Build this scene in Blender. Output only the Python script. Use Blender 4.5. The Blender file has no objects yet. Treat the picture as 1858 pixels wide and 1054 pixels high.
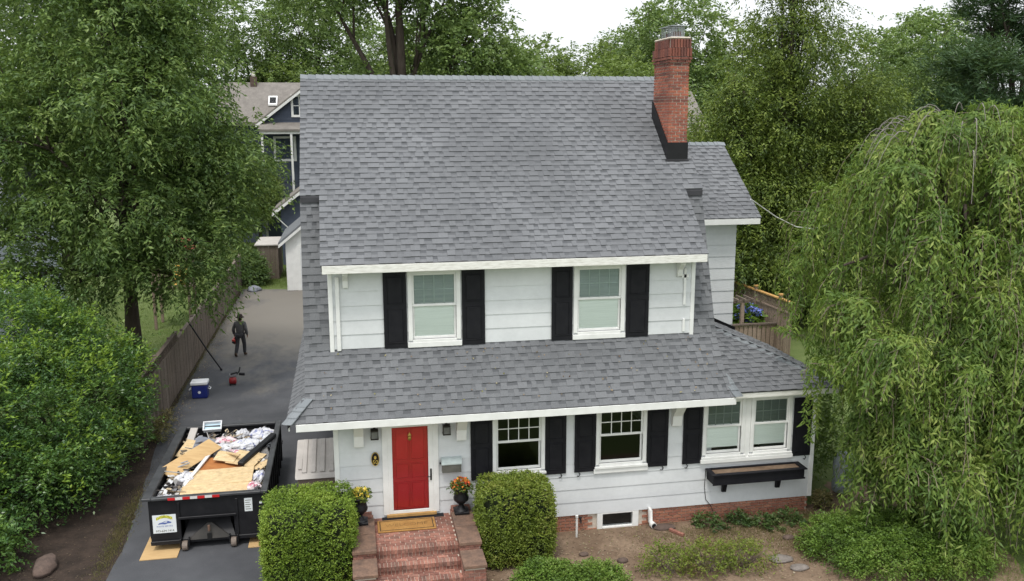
import bpy, math, random
import numpy as np
from mathutils import Matrix, Vector, Euler
R = math.radians
rng = np.random.default_rng(7)
rnd = random.Random(11)
SC = bpy.context.scene
COL = SC.collection

# ------------------------------------------------------------------ camera
cam_d = bpy.data.cameras.new('camera'); cam = bpy.data.objects.new('camera', cam_d); COL.objects.link(cam)
YAW, PITCH, ROLL = 0.1832, 0.1927, -0.0021
cam_d.sensor_fit = 'HORIZONTAL'; cam_d.sensor_width = 36; cam_d.lens = 31.35
cam_d.clip_start = 0.3; cam_d.clip_end = 2000
_fw = Vector((math.sin(YAW)*math.cos(PITCH), math.cos(YAW)*math.cos(PITCH), -math.sin(PITCH)))
_r = Vector((math.cos(YAW), -math.sin(YAW), 0)); _u = _r.cross(_fw)
_r2 = _r*math.cos(ROLL)+_u*math.sin(ROLL); _u2 = _u*math.cos(ROLL)-_r*math.sin(ROLL)
cam.matrix_world = Matrix(((_r2.x, _u2.x, -_fw.x, 0.4587), (_r2.y, _u2.y, -_fw.y, -19.7033), (_r2.z, _u2.z, -_fw.z, 9.961), (0, 0, 0, 1)))
SC.camera = cam

# ------------------------------------------------------------------ sky, sun, exposure
SUN_EL, SUN_AZ = R(66), R(205)      # azimuth clockwise from +y
w = bpy.data.worlds.new('World'); SC.world = w; w.use_nodes = True
nt = w.node_tree; nt.nodes.clear()
out = nt.nodes.new('ShaderNodeOutputWorld'); bg = nt.nodes.new('ShaderNodeBackground')
sky = nt.nodes.new('ShaderNodeTexSky'); sky.sky_type = 'NISHITA'; sky.sun_disc = False
sky.sun_elevation = SUN_EL; sky.sun_rotation = SUN_AZ; sky.air_density = 1.0; sky.dust_density = 4.0; sky.ozone_density = 1.0
mixw = nt.nodes.new('ShaderNodeMix'); mixw.data_type = 'RGBA'; mixw.inputs[0].default_value = 0.86
mixw.inputs[7].default_value = (9.4, 9.7, 10.0, 1)      # even overcast cloud deck
nt.links.new(sky.outputs[0], mixw.inputs[6])
# overcast deck: brighter towards the zenith, as cloud cover is
tcw = nt.nodes.new('ShaderNodeTexCoord'); sep = nt.nodes.new('ShaderNodeSeparateXYZ'); nt.links.new(tcw.outputs['Generated'], sep.inputs[0])
mr = nt.nodes.new('ShaderNodeMapRange'); mr.inputs[1].default_value = 0; mr.inputs[2].default_value = 1; mr.inputs[3].default_value = .74; mr.inputs[4].default_value = 1.45
nt.links.new(sep.outputs[2], mr.inputs[0])
vm = nt.nodes.new('ShaderNodeVectorMath'); vm.operation = 'SCALE'; nt.links.new(mixw.outputs[2], vm.inputs[0]); nt.links.new(mr.outputs[0], vm.inputs['Scale'])
nt.links.new(vm.outputs[0], bg.inputs[0])
bg.inputs[1].default_value = 0.12
nt.links.new(bg.outputs[0], out.inputs[0])
sun_d = bpy.data.lights.new('sun', 'SUN'); sun_d.energy = 1.5; sun_d.angle = R(10); sun_d.color = (1, .96, .9)
sun = bpy.data.objects.new('sun', sun_d); COL.objects.link(sun)
_sd = Vector((math.sin(SUN_AZ)*math.cos(SUN_EL), math.cos(SUN_AZ)*math.cos(SUN_EL), math.sin(SUN_EL)))
sun.rotation_euler = (-_sd).to_track_quat('-Z', 'Y').to_euler(); sun.location = _sd*60
vs = SC.view_settings; vs.view_transform = 'Standard'; vs.look = 'None'; vs.gamma = 1; vs.exposure = 0.4; vs.use_curve_mapping = False
SC.render.engine = 'CYCLES'; SC.cycles.use_denoising = True; SC.cycles.max_bounces = 8
SC.cycles.transparent_max_bounces = 16

# ------------------------------------------------------------------ materials
M = {}
def nodes(name):
    m = bpy.data.materials.new(name); m.use_nodes = True; M[name] = m
    t = m.node_tree; b = t.nodes['Principled BSDF']
    return m, t, b
def rand_value(t):
    oi = t.nodes.new('ShaderNodeObjectInfo'); ge = t.nodes.new('ShaderNodeNewGeometry')
    a = t.nodes.new('ShaderNodeMath'); a.operation = 'ADD'
    t.links.new(oi.outputs['Random'], a.inputs[0]); t.links.new(ge.outputs['Random Per Island'], a.inputs[1])
    f = t.nodes.new('ShaderNodeMath'); f.operation = 'FRACT'; t.links.new(a.outputs[0], f.inputs[0])
    return f.outputs[0]
def ramp(t, src, cols):
    r = t.nodes.new('ShaderNodeValToRGB'); e = r.color_ramp.elements
    while len(e) < len(cols): e.new(0.5)
    for i, (p, c) in enumerate(cols):
        e[i].position = p; e[i].color = (*c, 1)
    t.links.new(src, r.inputs[0]); return r.outputs[0]
def noise(t, scale, detail=4, rough=.6, vec=None, stretch=None):
    n = t.nodes.new('ShaderNodeTexNoise'); n.inputs['Scale'].default_value = scale
    n.inputs['Detail'].default_value = detail; n.inputs['Roughness'].default_value = rough
    tc = t.nodes.new('ShaderNodeTexCoord'); src = tc.outputs['Object']
    if vec == 'world':
        g = t.nodes.new('ShaderNodeNewGeometry'); src = g.outputs['Position']
    if stretch:
        mp = t.nodes.new('ShaderNodeMapping'); mp.inputs['Scale'].default_value = stretch
        t.links.new(src, mp.inputs[0]); src = mp.outputs[0]
    t.links.new(src, n.inputs['Vector']); return n.outputs[0]
def mixc(t, fac, a, b, mode='MIX'):
    m = t.nodes.new('ShaderNodeMix'); m.data_type = 'RGBA'; m.blend_type = mode
    for s, v in ((0, fac), (6, a), (7, b)):
        if isinstance(v, (int, float)): m.inputs[s].default_value = v
        elif isinstance(v, tuple): m.inputs[s].default_value = (*v, 1)
        else: t.links.new(v, m.inputs[s])
    return m.outputs[2]
def bump(t, b, src, strength=.3, dist=.01):
    n = t.nodes.new('ShaderNodeBump'); n.inputs['Strength'].default_value = strength; n.inputs['Distance'].default_value = dist
    t.links.new(src, n.inputs['Height']); t.links.new(n.outputs[0], b.inputs['Normal'])
def pm(name, c1, c2=None, scale=6, rough=.7, bmp=.15, dist=.01, spec=.3, vec='world', stretch=None, lo=.35, hi=.65, metal=0, fine=0):
    m, t, b = nodes(name)
    b.inputs['Roughness'].default_value = rough; b.inputs['Specular IOR Level'].default_value = spec; b.inputs['Metallic'].default_value = metal
    n = noise(t, scale, 5, .6, vec, stretch)
    c = ramp(t, n, [(lo, c1), (hi, c2 or tuple(x*.8 for x in c1))])
    if fine:
        n2 = noise(t, fine, 3, .7, vec)
        c = mixc(t, .5, c, ramp(t, n2, [(.3, (.55,)*3), (.7, (1.25,)*3)]), 'MULTIPLY')
    t.links.new(c, b.inputs['Base Color'])
    if bmp: bump(t, b, noise(t, scale*5, 3, .6, vec), bmp, dist)
    return m
def pieces(name, cols, scale=20, rough=.85, var=.25, bmp=.3, dist=.006, big=None):
    """colour differs from piece to piece, with fine grain"""
    m, t, b = nodes(name); b.inputs['Roughness'].default_value = rough; b.inputs['Specular IOR Level'].default_value = .25
    c = ramp(t, rand_value(t), [(i/max(1, len(cols)-1), c) for i, c in enumerate(cols)])
    n = noise(t, scale, 4, .65, 'world')
    c = mixc(t, 1.0, c, ramp(t, n, [(.25, (1-var,)*3), (.75, (1+var,)*3)]), 'MULTIPLY')
    if big:
        n3 = noise(t, big[0], 4, .55, 'world')
        c = mixc(t, 1.0, c, ramp(t, n3, [(.3, (1-big[1],)*3), (.7, (1+big[1],)*3)]), 'MULTIPLY')
    t.links.new(c, b.inputs['Base Color']); bump(t, b, n, bmp, dist)
    return m
def leafm(name, cols, trans=.35, rough=.5, spec=.35):
    m, t, b = nodes(name); b.inputs['Roughness'].default_value = rough; b.inputs['Specular IOR Level'].default_value = spec
    big = noise(t, 1.0, 3, .55, 'world')
    rv = rand_value(t)
    a = t.nodes.new('ShaderNodeMath'); a.operation = 'MULTIPLY_ADD'; t.links.new(rv, a.inputs[0]); a.inputs[1].default_value = .55
    s = t.nodes.new('ShaderNodeMath'); s.operation = 'MULTIPLY_ADD'; t.links.new(big, s.inputs[0]); s.inputs[1].default_value = 1.7; s.inputs[2].default_value = -.62
    t.links.new(s.outputs[0], a.inputs[2])
    c = ramp(t, a.outputs[0], [(i/max(1, len(cols)-1), c) for i, c in enumerate(cols)])
    t.links.new(c, b.inputs['Base Color'])
    tr = t.nodes.new('ShaderNodeBsdfTranslucent'); t.links.new(mixc(t, .35, c, (.22, .30, .03)), tr.inputs[0])
    mx = t.nodes.new('ShaderNodeMixShader'); mx.inputs[0].default_value = trans
    t.links.new(b.outputs[0], mx.inputs[1]); t.links.new(tr.outputs[0], mx.inputs[2])
    t.links.new(mx.outputs[0], t.nodes['Material Output'].inputs[0]); return m
def glassm(name, tint=(.9, .95, .93), refl=.12):
    m, t, b = nodes(name)
    tr = t.nodes.new('ShaderNodeBsdfTransparent'); tr.inputs[0].default_value = (*tint, 1)
    g = t.nodes.new('ShaderNodeBsdfGlossy'); g.inputs['Roughness'].default_value = .03; g.inputs[0].default_value = (1, 1, 1, 1)
    lw = t.nodes.new('ShaderNodeFresnel'); lw.inputs[0].default_value = 1.3
    ad = t.nodes.new('ShaderNodeMath'); ad.operation = 'ADD'; ad.inputs[1].default_value = refl; t.links.new(lw.outputs[0], ad.inputs[0])
    mx = t.nodes.new('ShaderNodeMixShader'); t.links.new(ad.outputs[0], mx.inputs[0])
    t.links.new(tr.outputs[0], mx.inputs[1]); t.links.new(g.outputs[0], mx.inputs[2])
    t.links.new(mx.outputs[0], t.nodes['Material Output'].inputs[0]); return m

pieces('siding', [(.60, .618, .628), (.63, .645, .652), (.615, .632, .64)], 9, .6, .04, .12, .004, big=(.9, .07))
pm('trim', (.78, .78, .76), (.70, .70, .68), 3, .5, .05)
pm('old_trim', (.76, .75, .71), (.45, .43, .38), 5, .6, .1, stretch=(1, 1, 6), lo=.42, hi=.85)
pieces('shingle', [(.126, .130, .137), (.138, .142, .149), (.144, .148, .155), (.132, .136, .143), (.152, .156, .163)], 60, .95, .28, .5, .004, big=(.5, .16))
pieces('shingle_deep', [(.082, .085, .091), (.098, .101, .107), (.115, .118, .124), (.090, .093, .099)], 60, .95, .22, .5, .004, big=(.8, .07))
pieces('cap_shingle', [(.155, .17, .18), (.20, .215, .225), (.175, .19, .20)], 60, .9, .2, .4, .004)
pm('deck', (.05, .05, .055))
pieces('brick', [(.25, .085, .055), (.34, .125, .078), (.20, .07, .05), (.30, .12, .085), (.16, .062, .048)], 25, .9, .3, .5, .004, big=(2, .12))
pieces('chimney_brick', [(.29, .090, .058), (.36, .125, .078), (.24, .075, .053), (.32, .115, .078), (.18, .07, .055)], 25, .9, .3, .5, .004, big=(1.6, .2))
pieces('step_brick', [(.24, .108, .08), (.32, .155, .115), (.19, .088, .068), (.28, .145, .11), (.17, .095, .076)], 18, .95, .4, .5, .004, big=(1.7, .28))
pieces('foundation_brick', [(.31, .135, .085), (.39, .18, .115), (.27, .11, .075), (.35, .165, .115)], 25, .9, .25, .5, .004, big=(1.2, .15))
pm('mortar', (.60, .53, .45), (.47, .42, .35), 20, .95)
pieces('sooty_brick', [(.145, .058, .046), (.20, .074, .054), (.115, .053, .045), (.24, .09, .064)], 25, .9, .3, .5, .004, big=(1.6, .2))
pm('brownstone', (.21, .13, .092), (.12, .08, .062), 4.5, .95, .7, .012, fine=22)
pm('black_paint', (.008, .008, .011), (.013, .013, .016), 5, .6, .05, spec=.2)
pm('black_metal', (.009, .009, .011), (.022, .022, .024), 3, .5, .1, lo=.45, hi=.85)
pm('flashing', (.006, .006, .007), (.010, .010, .011), 4, .4, .1)
pm('red_paint', (.58, .016, .030), (.54, .014, .026), 3, .3, .02, spec=.5)
pm('brass', (.55, .36, .10), (.45, .28, .07), 5, .35, 0, metal=.8)
pm('gold', (.62, .45, .10), (.55, .38, .08), 5, .4, 0)
pm('wood_tan', (.50, .30, .11), (.38, .21, .07), 5, .7)
pm('coir', (.42, .235, .075), (.30, .15, .045), 2.2, 1, .4, .01, fine=40)
pm('coir_dark', (.05, .03, .015)); pm('coir_faded', (.16, .085, .03), (.30, .17, .055), 3, 1, .2)
pm('mailbox', (.10, .10, .085), (.14, .14, .125), 5, .5)
pm('lantern', (.02, .016, .014), (.03, .025, .02), 5, .5)
pm('lantern_glass', (.20, .20, .19), (.12, .12, .12), 8, .15)
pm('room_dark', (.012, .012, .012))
pm('blind', (.88, .895, .875), (.80, .82, .80), 4, .8, .1, stretch=(.3, 1, 8))
pm('shade_dark', (.13, .15, .145), (.10, .12, .115), 3, .8, .1, stretch=(.3, 1, 6))
pm('shade_dim', (.33, .37, .37), (.27, .31, .31), 3, .8, .1, stretch=(.3, 1, 6))
pm('grille', (.44, .50, .49))
glassm('glass', (.96, .98, .97), .0); glassm('glass_clear', (.97, .98, .98), .0)
def asphalt():
    m, t, b = nodes('asphalt'); b.inputs['Roughness'].default_value = .9; b.inputs['Specular IOR Level'].default_value = .25
    c = ramp(t, noise(t, .7, 5, .6, 'world'), [(.35, (.058, .060, .066)), (.65, (.084, .086, .093))])
    c = mixc(t, .5, c, ramp(t, noise(t, 45, 3, .7, 'world'), [(.3, (.55,)*3), (.7, (1.25,)*3)]), 'MULTIPLY')
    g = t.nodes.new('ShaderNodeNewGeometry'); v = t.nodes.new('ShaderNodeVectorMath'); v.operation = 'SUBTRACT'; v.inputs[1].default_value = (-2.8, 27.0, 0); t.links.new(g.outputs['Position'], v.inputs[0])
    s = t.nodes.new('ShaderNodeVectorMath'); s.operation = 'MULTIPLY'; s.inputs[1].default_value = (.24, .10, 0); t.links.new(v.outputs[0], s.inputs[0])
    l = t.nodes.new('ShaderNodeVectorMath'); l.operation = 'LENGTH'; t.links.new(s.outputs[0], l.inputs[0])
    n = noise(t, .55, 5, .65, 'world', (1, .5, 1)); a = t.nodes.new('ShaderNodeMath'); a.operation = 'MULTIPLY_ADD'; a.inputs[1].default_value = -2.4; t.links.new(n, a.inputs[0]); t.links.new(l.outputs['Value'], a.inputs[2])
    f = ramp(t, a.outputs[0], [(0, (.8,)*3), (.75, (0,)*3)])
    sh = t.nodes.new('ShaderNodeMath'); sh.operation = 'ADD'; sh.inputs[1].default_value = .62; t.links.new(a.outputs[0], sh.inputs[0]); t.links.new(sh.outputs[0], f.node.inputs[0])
    c = mixc(t, f, c, (.19, .172, .145))          # sunlit tan patches of the far driveway, painted into the asphalt colour
    st = ramp(t, noise(t, 1.6, 4, .7, 'world', (1, .4, 1)), [(.60, (0,)*3), (.75, (.35,)*3)])
    c = mixc(t, st, c, (.15, .145, .14))
    t.links.new(c, b.inputs['Base Color']); bump(t, b, noise(t, 40, 3, .6, 'world'), .3, .006)
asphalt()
pm('soil', (.14, .094, .062), (.235, .168, .115), 1.3, 1, .6, .03, fine=9)
pm('mulch', (.024, .017, .013), (.048, .033, .025), 2.2, 1, .8, .03, fine=14)
pm('lawn', (.085, .125, .032), (.12, .155, .05), .8, 1, .6, .03, fine=12)
leafm('grass_blades', [(.10, .16, .03), (.15, .23, .04), (.22, .27, .08)], .3)
leafm('dry_grass', [(.10, .12, .03), (.18, .16, .06), (.26, .21, .10)], .3)
pieces('fence_wood', [(.105, .082, .066), (.155, .125, .102), (.125, .098, .08), (.18, .148, .122)], 14, .95, .3, .5, .006, big=(1.1, .15))
pieces('fence_brown', [(.21, .155, .12), (.28, .215, .17), (.24, .18, .14)], 14, .95, .3, .5, .006)
pm('bark', (.055, .042, .033), (.09, .072, .058), 6, 1, .8, .03, stretch=(1, 1, .25))
pm('bark_grey', (.17, .15, .135), (.26, .24, .22), 8, .95, .4, .01)
pm('twig', (.15, .115, .085), (.23, .19, .15), 8, .95, .2)
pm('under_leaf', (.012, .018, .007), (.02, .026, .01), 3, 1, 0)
# ------------------------------------------------------------------ helpers
class MB:
    def __init__(s): s.v = []; s.f = []
    def add(s, vs, fs):
        o = len(s.v); s.v += [tuple(v) for v in vs]; s.f += [tuple(i+o for i in f) for f in fs]; return s
    def box(s, x0, x1, y0, y1, z0, z1):
        return s.add([(x0,y0,z0),(x1,y0,z0),(x1,y1,z0),(x0,y1,z0),(x0,y0,z1),(x1,y0,z1),(x1,y1,z1),(x0,y1,z1)],
                     [(0,3,2,1),(4,5,6,7),(0,1,5,4),(1,2,6,5),(2,3,7,6),(3,0,4,7)])
    def obox(s, c, size, rot=(0,0,0)):
        m = Matrix.Translation(c) @ Euler(rot).to_matrix().to_4x4(); a, b, d = [q/2 for q in size]
        vs = [m @ Vector(p) for p in ((-a,-b,-d),(a,-b,-d),(a,b,-d),(-a,b,-d),(-a,-b,d),(a,-b,d),(a,b,d),(-a,b,d))]
        return s.add(vs, [(0,3,2,1),(4,5,6,7),(0,1,5,4),(1,2,6,5),(2,3,7,6),(3,0,4,7)])
    def prism(s, pts, ext):
        n = len(pts); e = Vector(ext); p = [Vector(q) for q in pts]
        return s.add(p+[q+e for q in p], [tuple(range(n))[::-1], tuple(range(n, 2*n))]+[(i, (i+1) % n, n+(i+1) % n, n+i) for i in range(n)])
    def quad(s, *p): return s.add(p, [tuple(range(len(p)))])
    def tube(s, pts, rad, seg=6, cap=True):
        P = [Vector(p) for p in pts]; n = len(P); rad = rad if hasattr(rad, '__len__') else [rad]*n
        vs = []; up = Vector((0.13, 0.21, 1)).normalized()
        for i, p in enumerate(P):
            d = (P[min(i+1, n-1)]-P[max(i-1, 0)]).normalized()
            a = d.cross(up)
            if a.length < .05: a = d.cross(Vector((1, 0, 0)))
            a.normalize(); b = d.cross(a)
            vs += [p+(a*math.cos(2*math.pi*k/seg)+b*math.sin(2*math.pi*k/seg))*rad[i] for k in range(seg)]
        fs = [(i*seg+k, i*seg+(k+1) % seg, (i+1)*seg+(k+1) % seg, (i+1)*seg+k) for i in range(n-1) for k in range(seg)]
        if cap: fs += [tuple(range(seg))[::-1], tuple((n-1)*seg+k for k in range(seg))]
        return s.add(vs, fs)
    def lathe(s, prof, c=(0,0,0), seg=20, sx=1, sy=1):
        vs = []; n = len(prof)
        for r, z in prof:
            vs += [(c[0]+r*sx*math.cos(2*math.pi*k/seg), c[1]+r*sy*math.sin(2*math.pi*k/seg), c[2]+z) for k in range(seg)]
        fs = [(i*seg+k, i*seg+(k+1) % seg, (i+1)*seg+(k+1) % seg, (i+1)*seg+k) for i in range(n-1) for k in range(seg)]
        fs += [tuple(range(seg))[::-1], tuple((n-1)*seg+k for k in range(seg))]
        return s.add(vs, fs)
    def mesh(s, name, mat, smooth=False):
        me = bpy.data.meshes.new(name); me.from_pydata(s.v, [], s.f); me.update()
        if mat: me.materials.append(M[mat] if isinstance(mat, str) else mat)
        if smooth: me.shade_smooth()
        return me
LOC = {}
def link(o, parent=None):
    COL.objects.link(o)
    if parent is not None:
        o.parent = parent
        if parent.name in LOC: o.matrix_parent_inverse = LOC[parent.name]
    return o
def tag(o, label=None, cat=None, group=None, kind=None):
    for k, v in (('label', label), ('category', cat), ('group', group), ('kind', kind)):
        if v: o[k] = v
    return o
def thing(name, label, cat, loc=(0,0,0), group=None, world=True):
    """Empty at the thing's base; parts are given in world coordinates unless world=False"""
    o = bpy.data.objects.new(name, None); COL.objects.link(o); o.location = loc; o.empty_display_size = .2
    if world: LOC[o.name] = Matrix.Translation(-Vector(loc))
    return tag(o, label, cat, group)
def part(name, mb, mat, parent=None, bev=0, smooth=False, seg=1, M4=None):
    me = mb if isinstance(mb, bpy.types.Mesh) else mb.mesh(name, mat, smooth)
    o = link(bpy.data.objects.new(name, me), parent)
    if M4 is not None: o.matrix_basis = M4
    if bev:
        b = o.modifiers.new('bevel', 'BEVEL'); b.width = bev; b.segments = seg; b.limit_method = 'ANGLE'; b.angle_limit = R(40)
    return o
def struct(name, mb, mat): return tag(part(name, mb, mat), kind='structure')
def box(*a): return MB().box(*a)
def text(name, s, size, mat, parent, M4, ext=.003, align='CENTER'):
    c = bpy.data.curves.new(name, 'FONT'); c.body = s; c.size = size; c.extrude = ext; c.align_x = align; c.align_y = 'CENTER'
    c.materials.append(M[mat]); tmp = bpy.data.objects.new('tmp', c); me = bpy.data.meshes.new_from_object(tmp); bpy.data.objects.remove(tmp)
    o = link(bpy.data.objects.new(name, me), parent); o.matrix_basis = M4; return o
UPRIGHT = Matrix.Rotation(R(90), 4, 'X')
def T(*a): return Matrix.Translation(a)
def rect_minus(x0, x1, z0, z1, ops):
    """the rectangle less its openings, as rectangles"""
    zs = sorted({z0, z1, *[z for o in ops for z in (o[2], o[3]) if z0 < z < z1]}); out = []
    for a, b in zip(zs[:-1], zs[1:]):
        iv = [(x0, x1)]
        for o in ops:
            if o[2] < b-1e-6 and o[3] > a+1e-6:
                iv = [q for (p, r) in iv for q in ((p, min(r, o[0])), (max(p, o[1]), r)) if q[1]-q[0] > 1e-4]
        out += [(p, r, a, b) for p, r in iv]
    return out

# foliage -------------------------------------------------------------------------------------
def unit(v): return v/np.maximum(np.linalg.norm(v, axis=-1, keepdims=True), 1e-9)
def rdir(n): return unit(rng.normal(size=(n, 3)))
def leaves(name, pos, axis, nrm, L, Wd, mat, fold=.25):
    """one mesh of folded four-cornered leaves"""
    n = len(pos); axis = unit(axis); side = unit(np.cross(axis, nrm)); up = np.cross(side, axis)
    L = np.broadcast_to(L, n)[:, None]; Wd = np.broadcast_to(Wd, n)[:, None]
    mid = pos+axis*L*.45
    v = np.stack([pos, mid+side*Wd*.5+up*Wd*fold, pos+axis*L-up*L*.08, mid-side*Wd*.5+up*Wd*fold], 1).reshape(-1, 3)
    me = bpy.data.meshes.new(name); me.vertices.add(4*n); me.vertices.foreach_set('co', v.astype(np.float32).ravel())
    me.loops.add(4*n); me.loops.foreach_set('vertex_index', np.arange(4*n, dtype=np.int32))
    me.polygons.add(n); me.polygons.foreach_set('loop_start', np.arange(0, 4*n, 4, dtype=np.int32))
    me.update(calc_edges=True); me.materials.append(M[mat]); return me
def sprays(centres, out, k, slen, L, Wd, droop=.3, flat=.5, jit=.5):
    """k leaves along a short drooping twig at every centre"""
    n = len(centres); d = unit(out+rng.normal(size=(n, 3))*jit); d[:, 2] -= droop*.5; d = unit(d)
    t = (np.arange(k)+.5)/k; sl = slen*rng.uniform(.6, 1.35, (n, 1, 1))
    side = unit(np.cross(d, [0, 0, 1.0])+1e-4)
    sgn = np.where(np.arange(k) % 2, 1., -1.)[None, :, None]
    pos = centres[:, None]+d[:, None]*t[None, :, None]*sl
    pos[:, :, 2] -= (droop*t**2)[None]*sl[:, :, 0]
    pos = pos+rng.normal(size=pos.shape)*slen*.10
    ax = d[:, None]*.7+side[:, None]*sgn*.9+rng.normal(size=pos.shape)*.35; ax[:, :, 2] -= droop*.6
    nr = np.zeros_like(pos); nr[:, :, 2] = flat; nr = nr+rng.normal(size=pos.shape)*.45
    m = n*k
    return pos.reshape(m, 3), ax.reshape(m, 3), nr.reshape(m, 3), L*rng.uniform(.65, 1.3, m), Wd*rng.uniform(.7, 1.25, m)
def clumped(blobs, n, c, size, lo=.72, up=.15, inside=.15):
    """the same shell, gathered into c-fold clumps with gaps between"""
    p, d = blob_points(blobs, max(1, n//c), lo, up, inside)
    sc = rng.uniform(.6, 1.4, (len(p), 1)); P = []; D = []
    for _ in range(c):
        o = np.clip(rng.normal(size=p.shape), -1.5, 1.5)*np.array(size)*sc; P.append(p+o); D.append(unit(d+o/np.max(size)*.5))
    return np.concatenate(P), np.concatenate(D)
def blob_points(blobs, n, lo=.72, up=.15, inside=.15):
    """points and outward directions in the outer shell of overlapping ellipsoids"""
    c = np.array([b[0] for b in blobs], float); r = np.array([b[1] if hasattr(b[1], '__len__') else (b[1],)*3 for b in blobs], float)
    wgt = (r[:, 0]*r[:, 1]+r[:, 0]*r[:, 2]); P = []; D = []; need = n
    for _ in range(12):
        i = rng.choice(len(blobs), need*2, p=wgt/wgt.sum()); d = rdir(need*2); d[:, 2] += up; d = unit(d)
        rad = lo+(1-lo)*rng.random((need*2, 1))**.6
        rad *= 1+.13*np.sin(d[:, :1]*7+i[:, None])*np.cos(d[:, 1:2]*6+i[:, None]*2)
        p = c[i]+d*r[i]*rad
        q = np.min(np.linalg.norm((p[:, None]-c[None])/r[None], axis=2), axis=1)
        ok = (q > lo*.86) | (rng.random(len(p)) < inside)
        P.append(p[ok]); D.append(unit(d*r[i])[ok]); need = n-sum(map(len, P))
        if need <= 0: break
    return np.concatenate(P)[:n], np.concatenate(D)[:n]
def limb(mb, a, b, r0, r1, sag=.12, seg=6, n=6):
    a = Vector(a); b = Vector(b); L = (b-a).length; off = Vector((rnd.uniform(-1, 1), rnd.uniform(-1, 1), 1)).normalized()*L*sag
    pts = [a.lerp(b, t)+off*math.sin(math.pi*t)*(1-.4*t) for t in [i/n for i in range(n+1)]]
    mb.tube(pts, [r0+(r1-r0)*(i/n)**.8 for i in range(n+1)], seg); return pts
def tree_trunk(height, r, blobs, fork=.45, lean=(0, 0), bend=.15):
    mb = MB(); top = Vector((lean[0], lean[1], height))
    pts = []
    for i in range(9):
        t = i/8; pts.append(Vector((lean[0]*t+bend*math.sin(3*t), lean[1]*t+bend*math.cos(4*t)-bend, height*t)))
    mb.tube(pts, [r*(1.55 if i == 0 else 1.12 if i == 1 else 1-.75*(i/8)) for i in range(9)], 9)
    for c, rr in blobs:
        h = min(max(fork, (c[2]-2.0)/height*.62), .95); k = pts[min(8, int(h*8))]
        q = limb(mb, k, c, r*.42, r*.08)
        rad = rr if not hasattr(rr, '__len__') else rr[0]
        for _ in range(4):
            e = Vector(c)+Vector((rnd.uniform(-1, 1), rnd.uniform(-1, 1), rnd.uniform(-.3, 1)))*rad*.75
            limb(mb, q[rnd.choice((3, 4, 5))], e, r*.15, r*.03, .08, 5, 4)
    return mb
def copy_tree(src, loc, rz=0, sc=1, label=None, szz=None):
    r = src.copy(); COL.objects.link(r); r.location = loc; r.rotation_euler = (0, 0, rz); r.scale = (sc, sc, szz or sc)
    if label: r['label'] = label
    for ch in src.children:
        c = ch.copy(); COL.objects.link(c); c.parent = r
        for g in ch.children:
            d = g.copy(); COL.objects.link(d); d.parent = c
    return r

# ------------------------------------------------------------------ the ground
mb = MB(); N = 60
gx = np.concatenate([np.linspace(-420, -30, 12), np.linspace(-26, 34, 61), np.linspace(40, 480, 12)])
gy = np.concatenate([np.linspace(-60, -8, 6), np.linspace(-7, 60, 68), np.linspace(66, 900, 14)])
vs = []
for y in gy:
    for x in gx:
        vs.append((x, y, -.012+.0*x))
nx = len(gx)
mb.add(vs, [(j*nx+i, j*nx+i+1, (j+1)*nx+i+1, (j+1)*nx+i) for j in range(len(gy)-1) for i in range(nx-1)])
struct('ground', mb, 'lawn')
def sheet(name, pts, z, mat, wob=.06, n=8):
    """flat sheet with a wandering outline"""
    P = []
    for i, (a, b) in enumerate(zip(pts, pts[1:]+pts[:1])):
        for k in range(n):
            t = k/n; P.append((a[0]+(b[0]-a[0])*t+rnd.uniform(-wob, wob), a[1]+(b[1]-a[1])*t+rnd.uniform(-wob, wob), z))
    return struct(name, MB().add(P, [tuple(range(len(P)))]), mat)
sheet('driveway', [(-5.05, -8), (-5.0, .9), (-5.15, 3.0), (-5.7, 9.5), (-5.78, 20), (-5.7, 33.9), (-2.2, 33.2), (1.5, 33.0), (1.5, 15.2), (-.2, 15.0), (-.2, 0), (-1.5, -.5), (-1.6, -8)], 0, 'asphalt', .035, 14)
sheet('planting_strip', [(-11, -8), (-5.02, -8), (-4.98, .9), (-5.12, 3.0), (-5.66, 9.5), (-5.74, 20), (-5.68, 33.6), (-6.1, 33.6), (-6.3, 11), (-11, 10)], -.004, 'mulch', .05, 10)
sheet('garden_bed', [(-1.5, -4.6), (-1.5, .3), (12.6, .3), (13.3, 1.6), (16, 1.4), (15.6, -2.0), (14.6, -4.6)], -.006, 'soil', .12, 10)

# ------------------------------------------------------------------ the house
HOUSE = thing('house', 'white gambrel roofed house with grey shingles, black shutters and a red front door', 'house', (5.9, 4.9, 0))
SE = .875; YR, ZR = 4.914, 11.009                 # upper slope and ridge
def zup(y): return 6.75+(y-.0462)*SE
EXP = .178
SH_MESH = {}
def shingle_mesh(w, kind):
    k = (round(w, 3), kind)
    if k not in SH_MESH:
        h = (.013, .026)[kind]; l = EXP*1.16
        b = EXP*(.52 if kind == 0 else .98); hb = h+(.003-h)*b/l
        m = MB().add([(0,0,0),(w,0,0),(w,l,0),(0,l,0),(0,0,h),(w,0,h),(w,l,.003),(0,l,.003),(0,b,hb),(w,b,hb)],
                     [(4,5,9,8),(8,9,6,7),(0,1,5,4),(1,2,6,9,5),(2,3,7,6),(3,0,4,8,7)])
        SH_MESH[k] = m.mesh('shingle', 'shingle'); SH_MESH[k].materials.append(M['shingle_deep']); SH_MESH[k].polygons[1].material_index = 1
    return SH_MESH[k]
WID = (.11, .145, .18, .22, .27)
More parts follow.
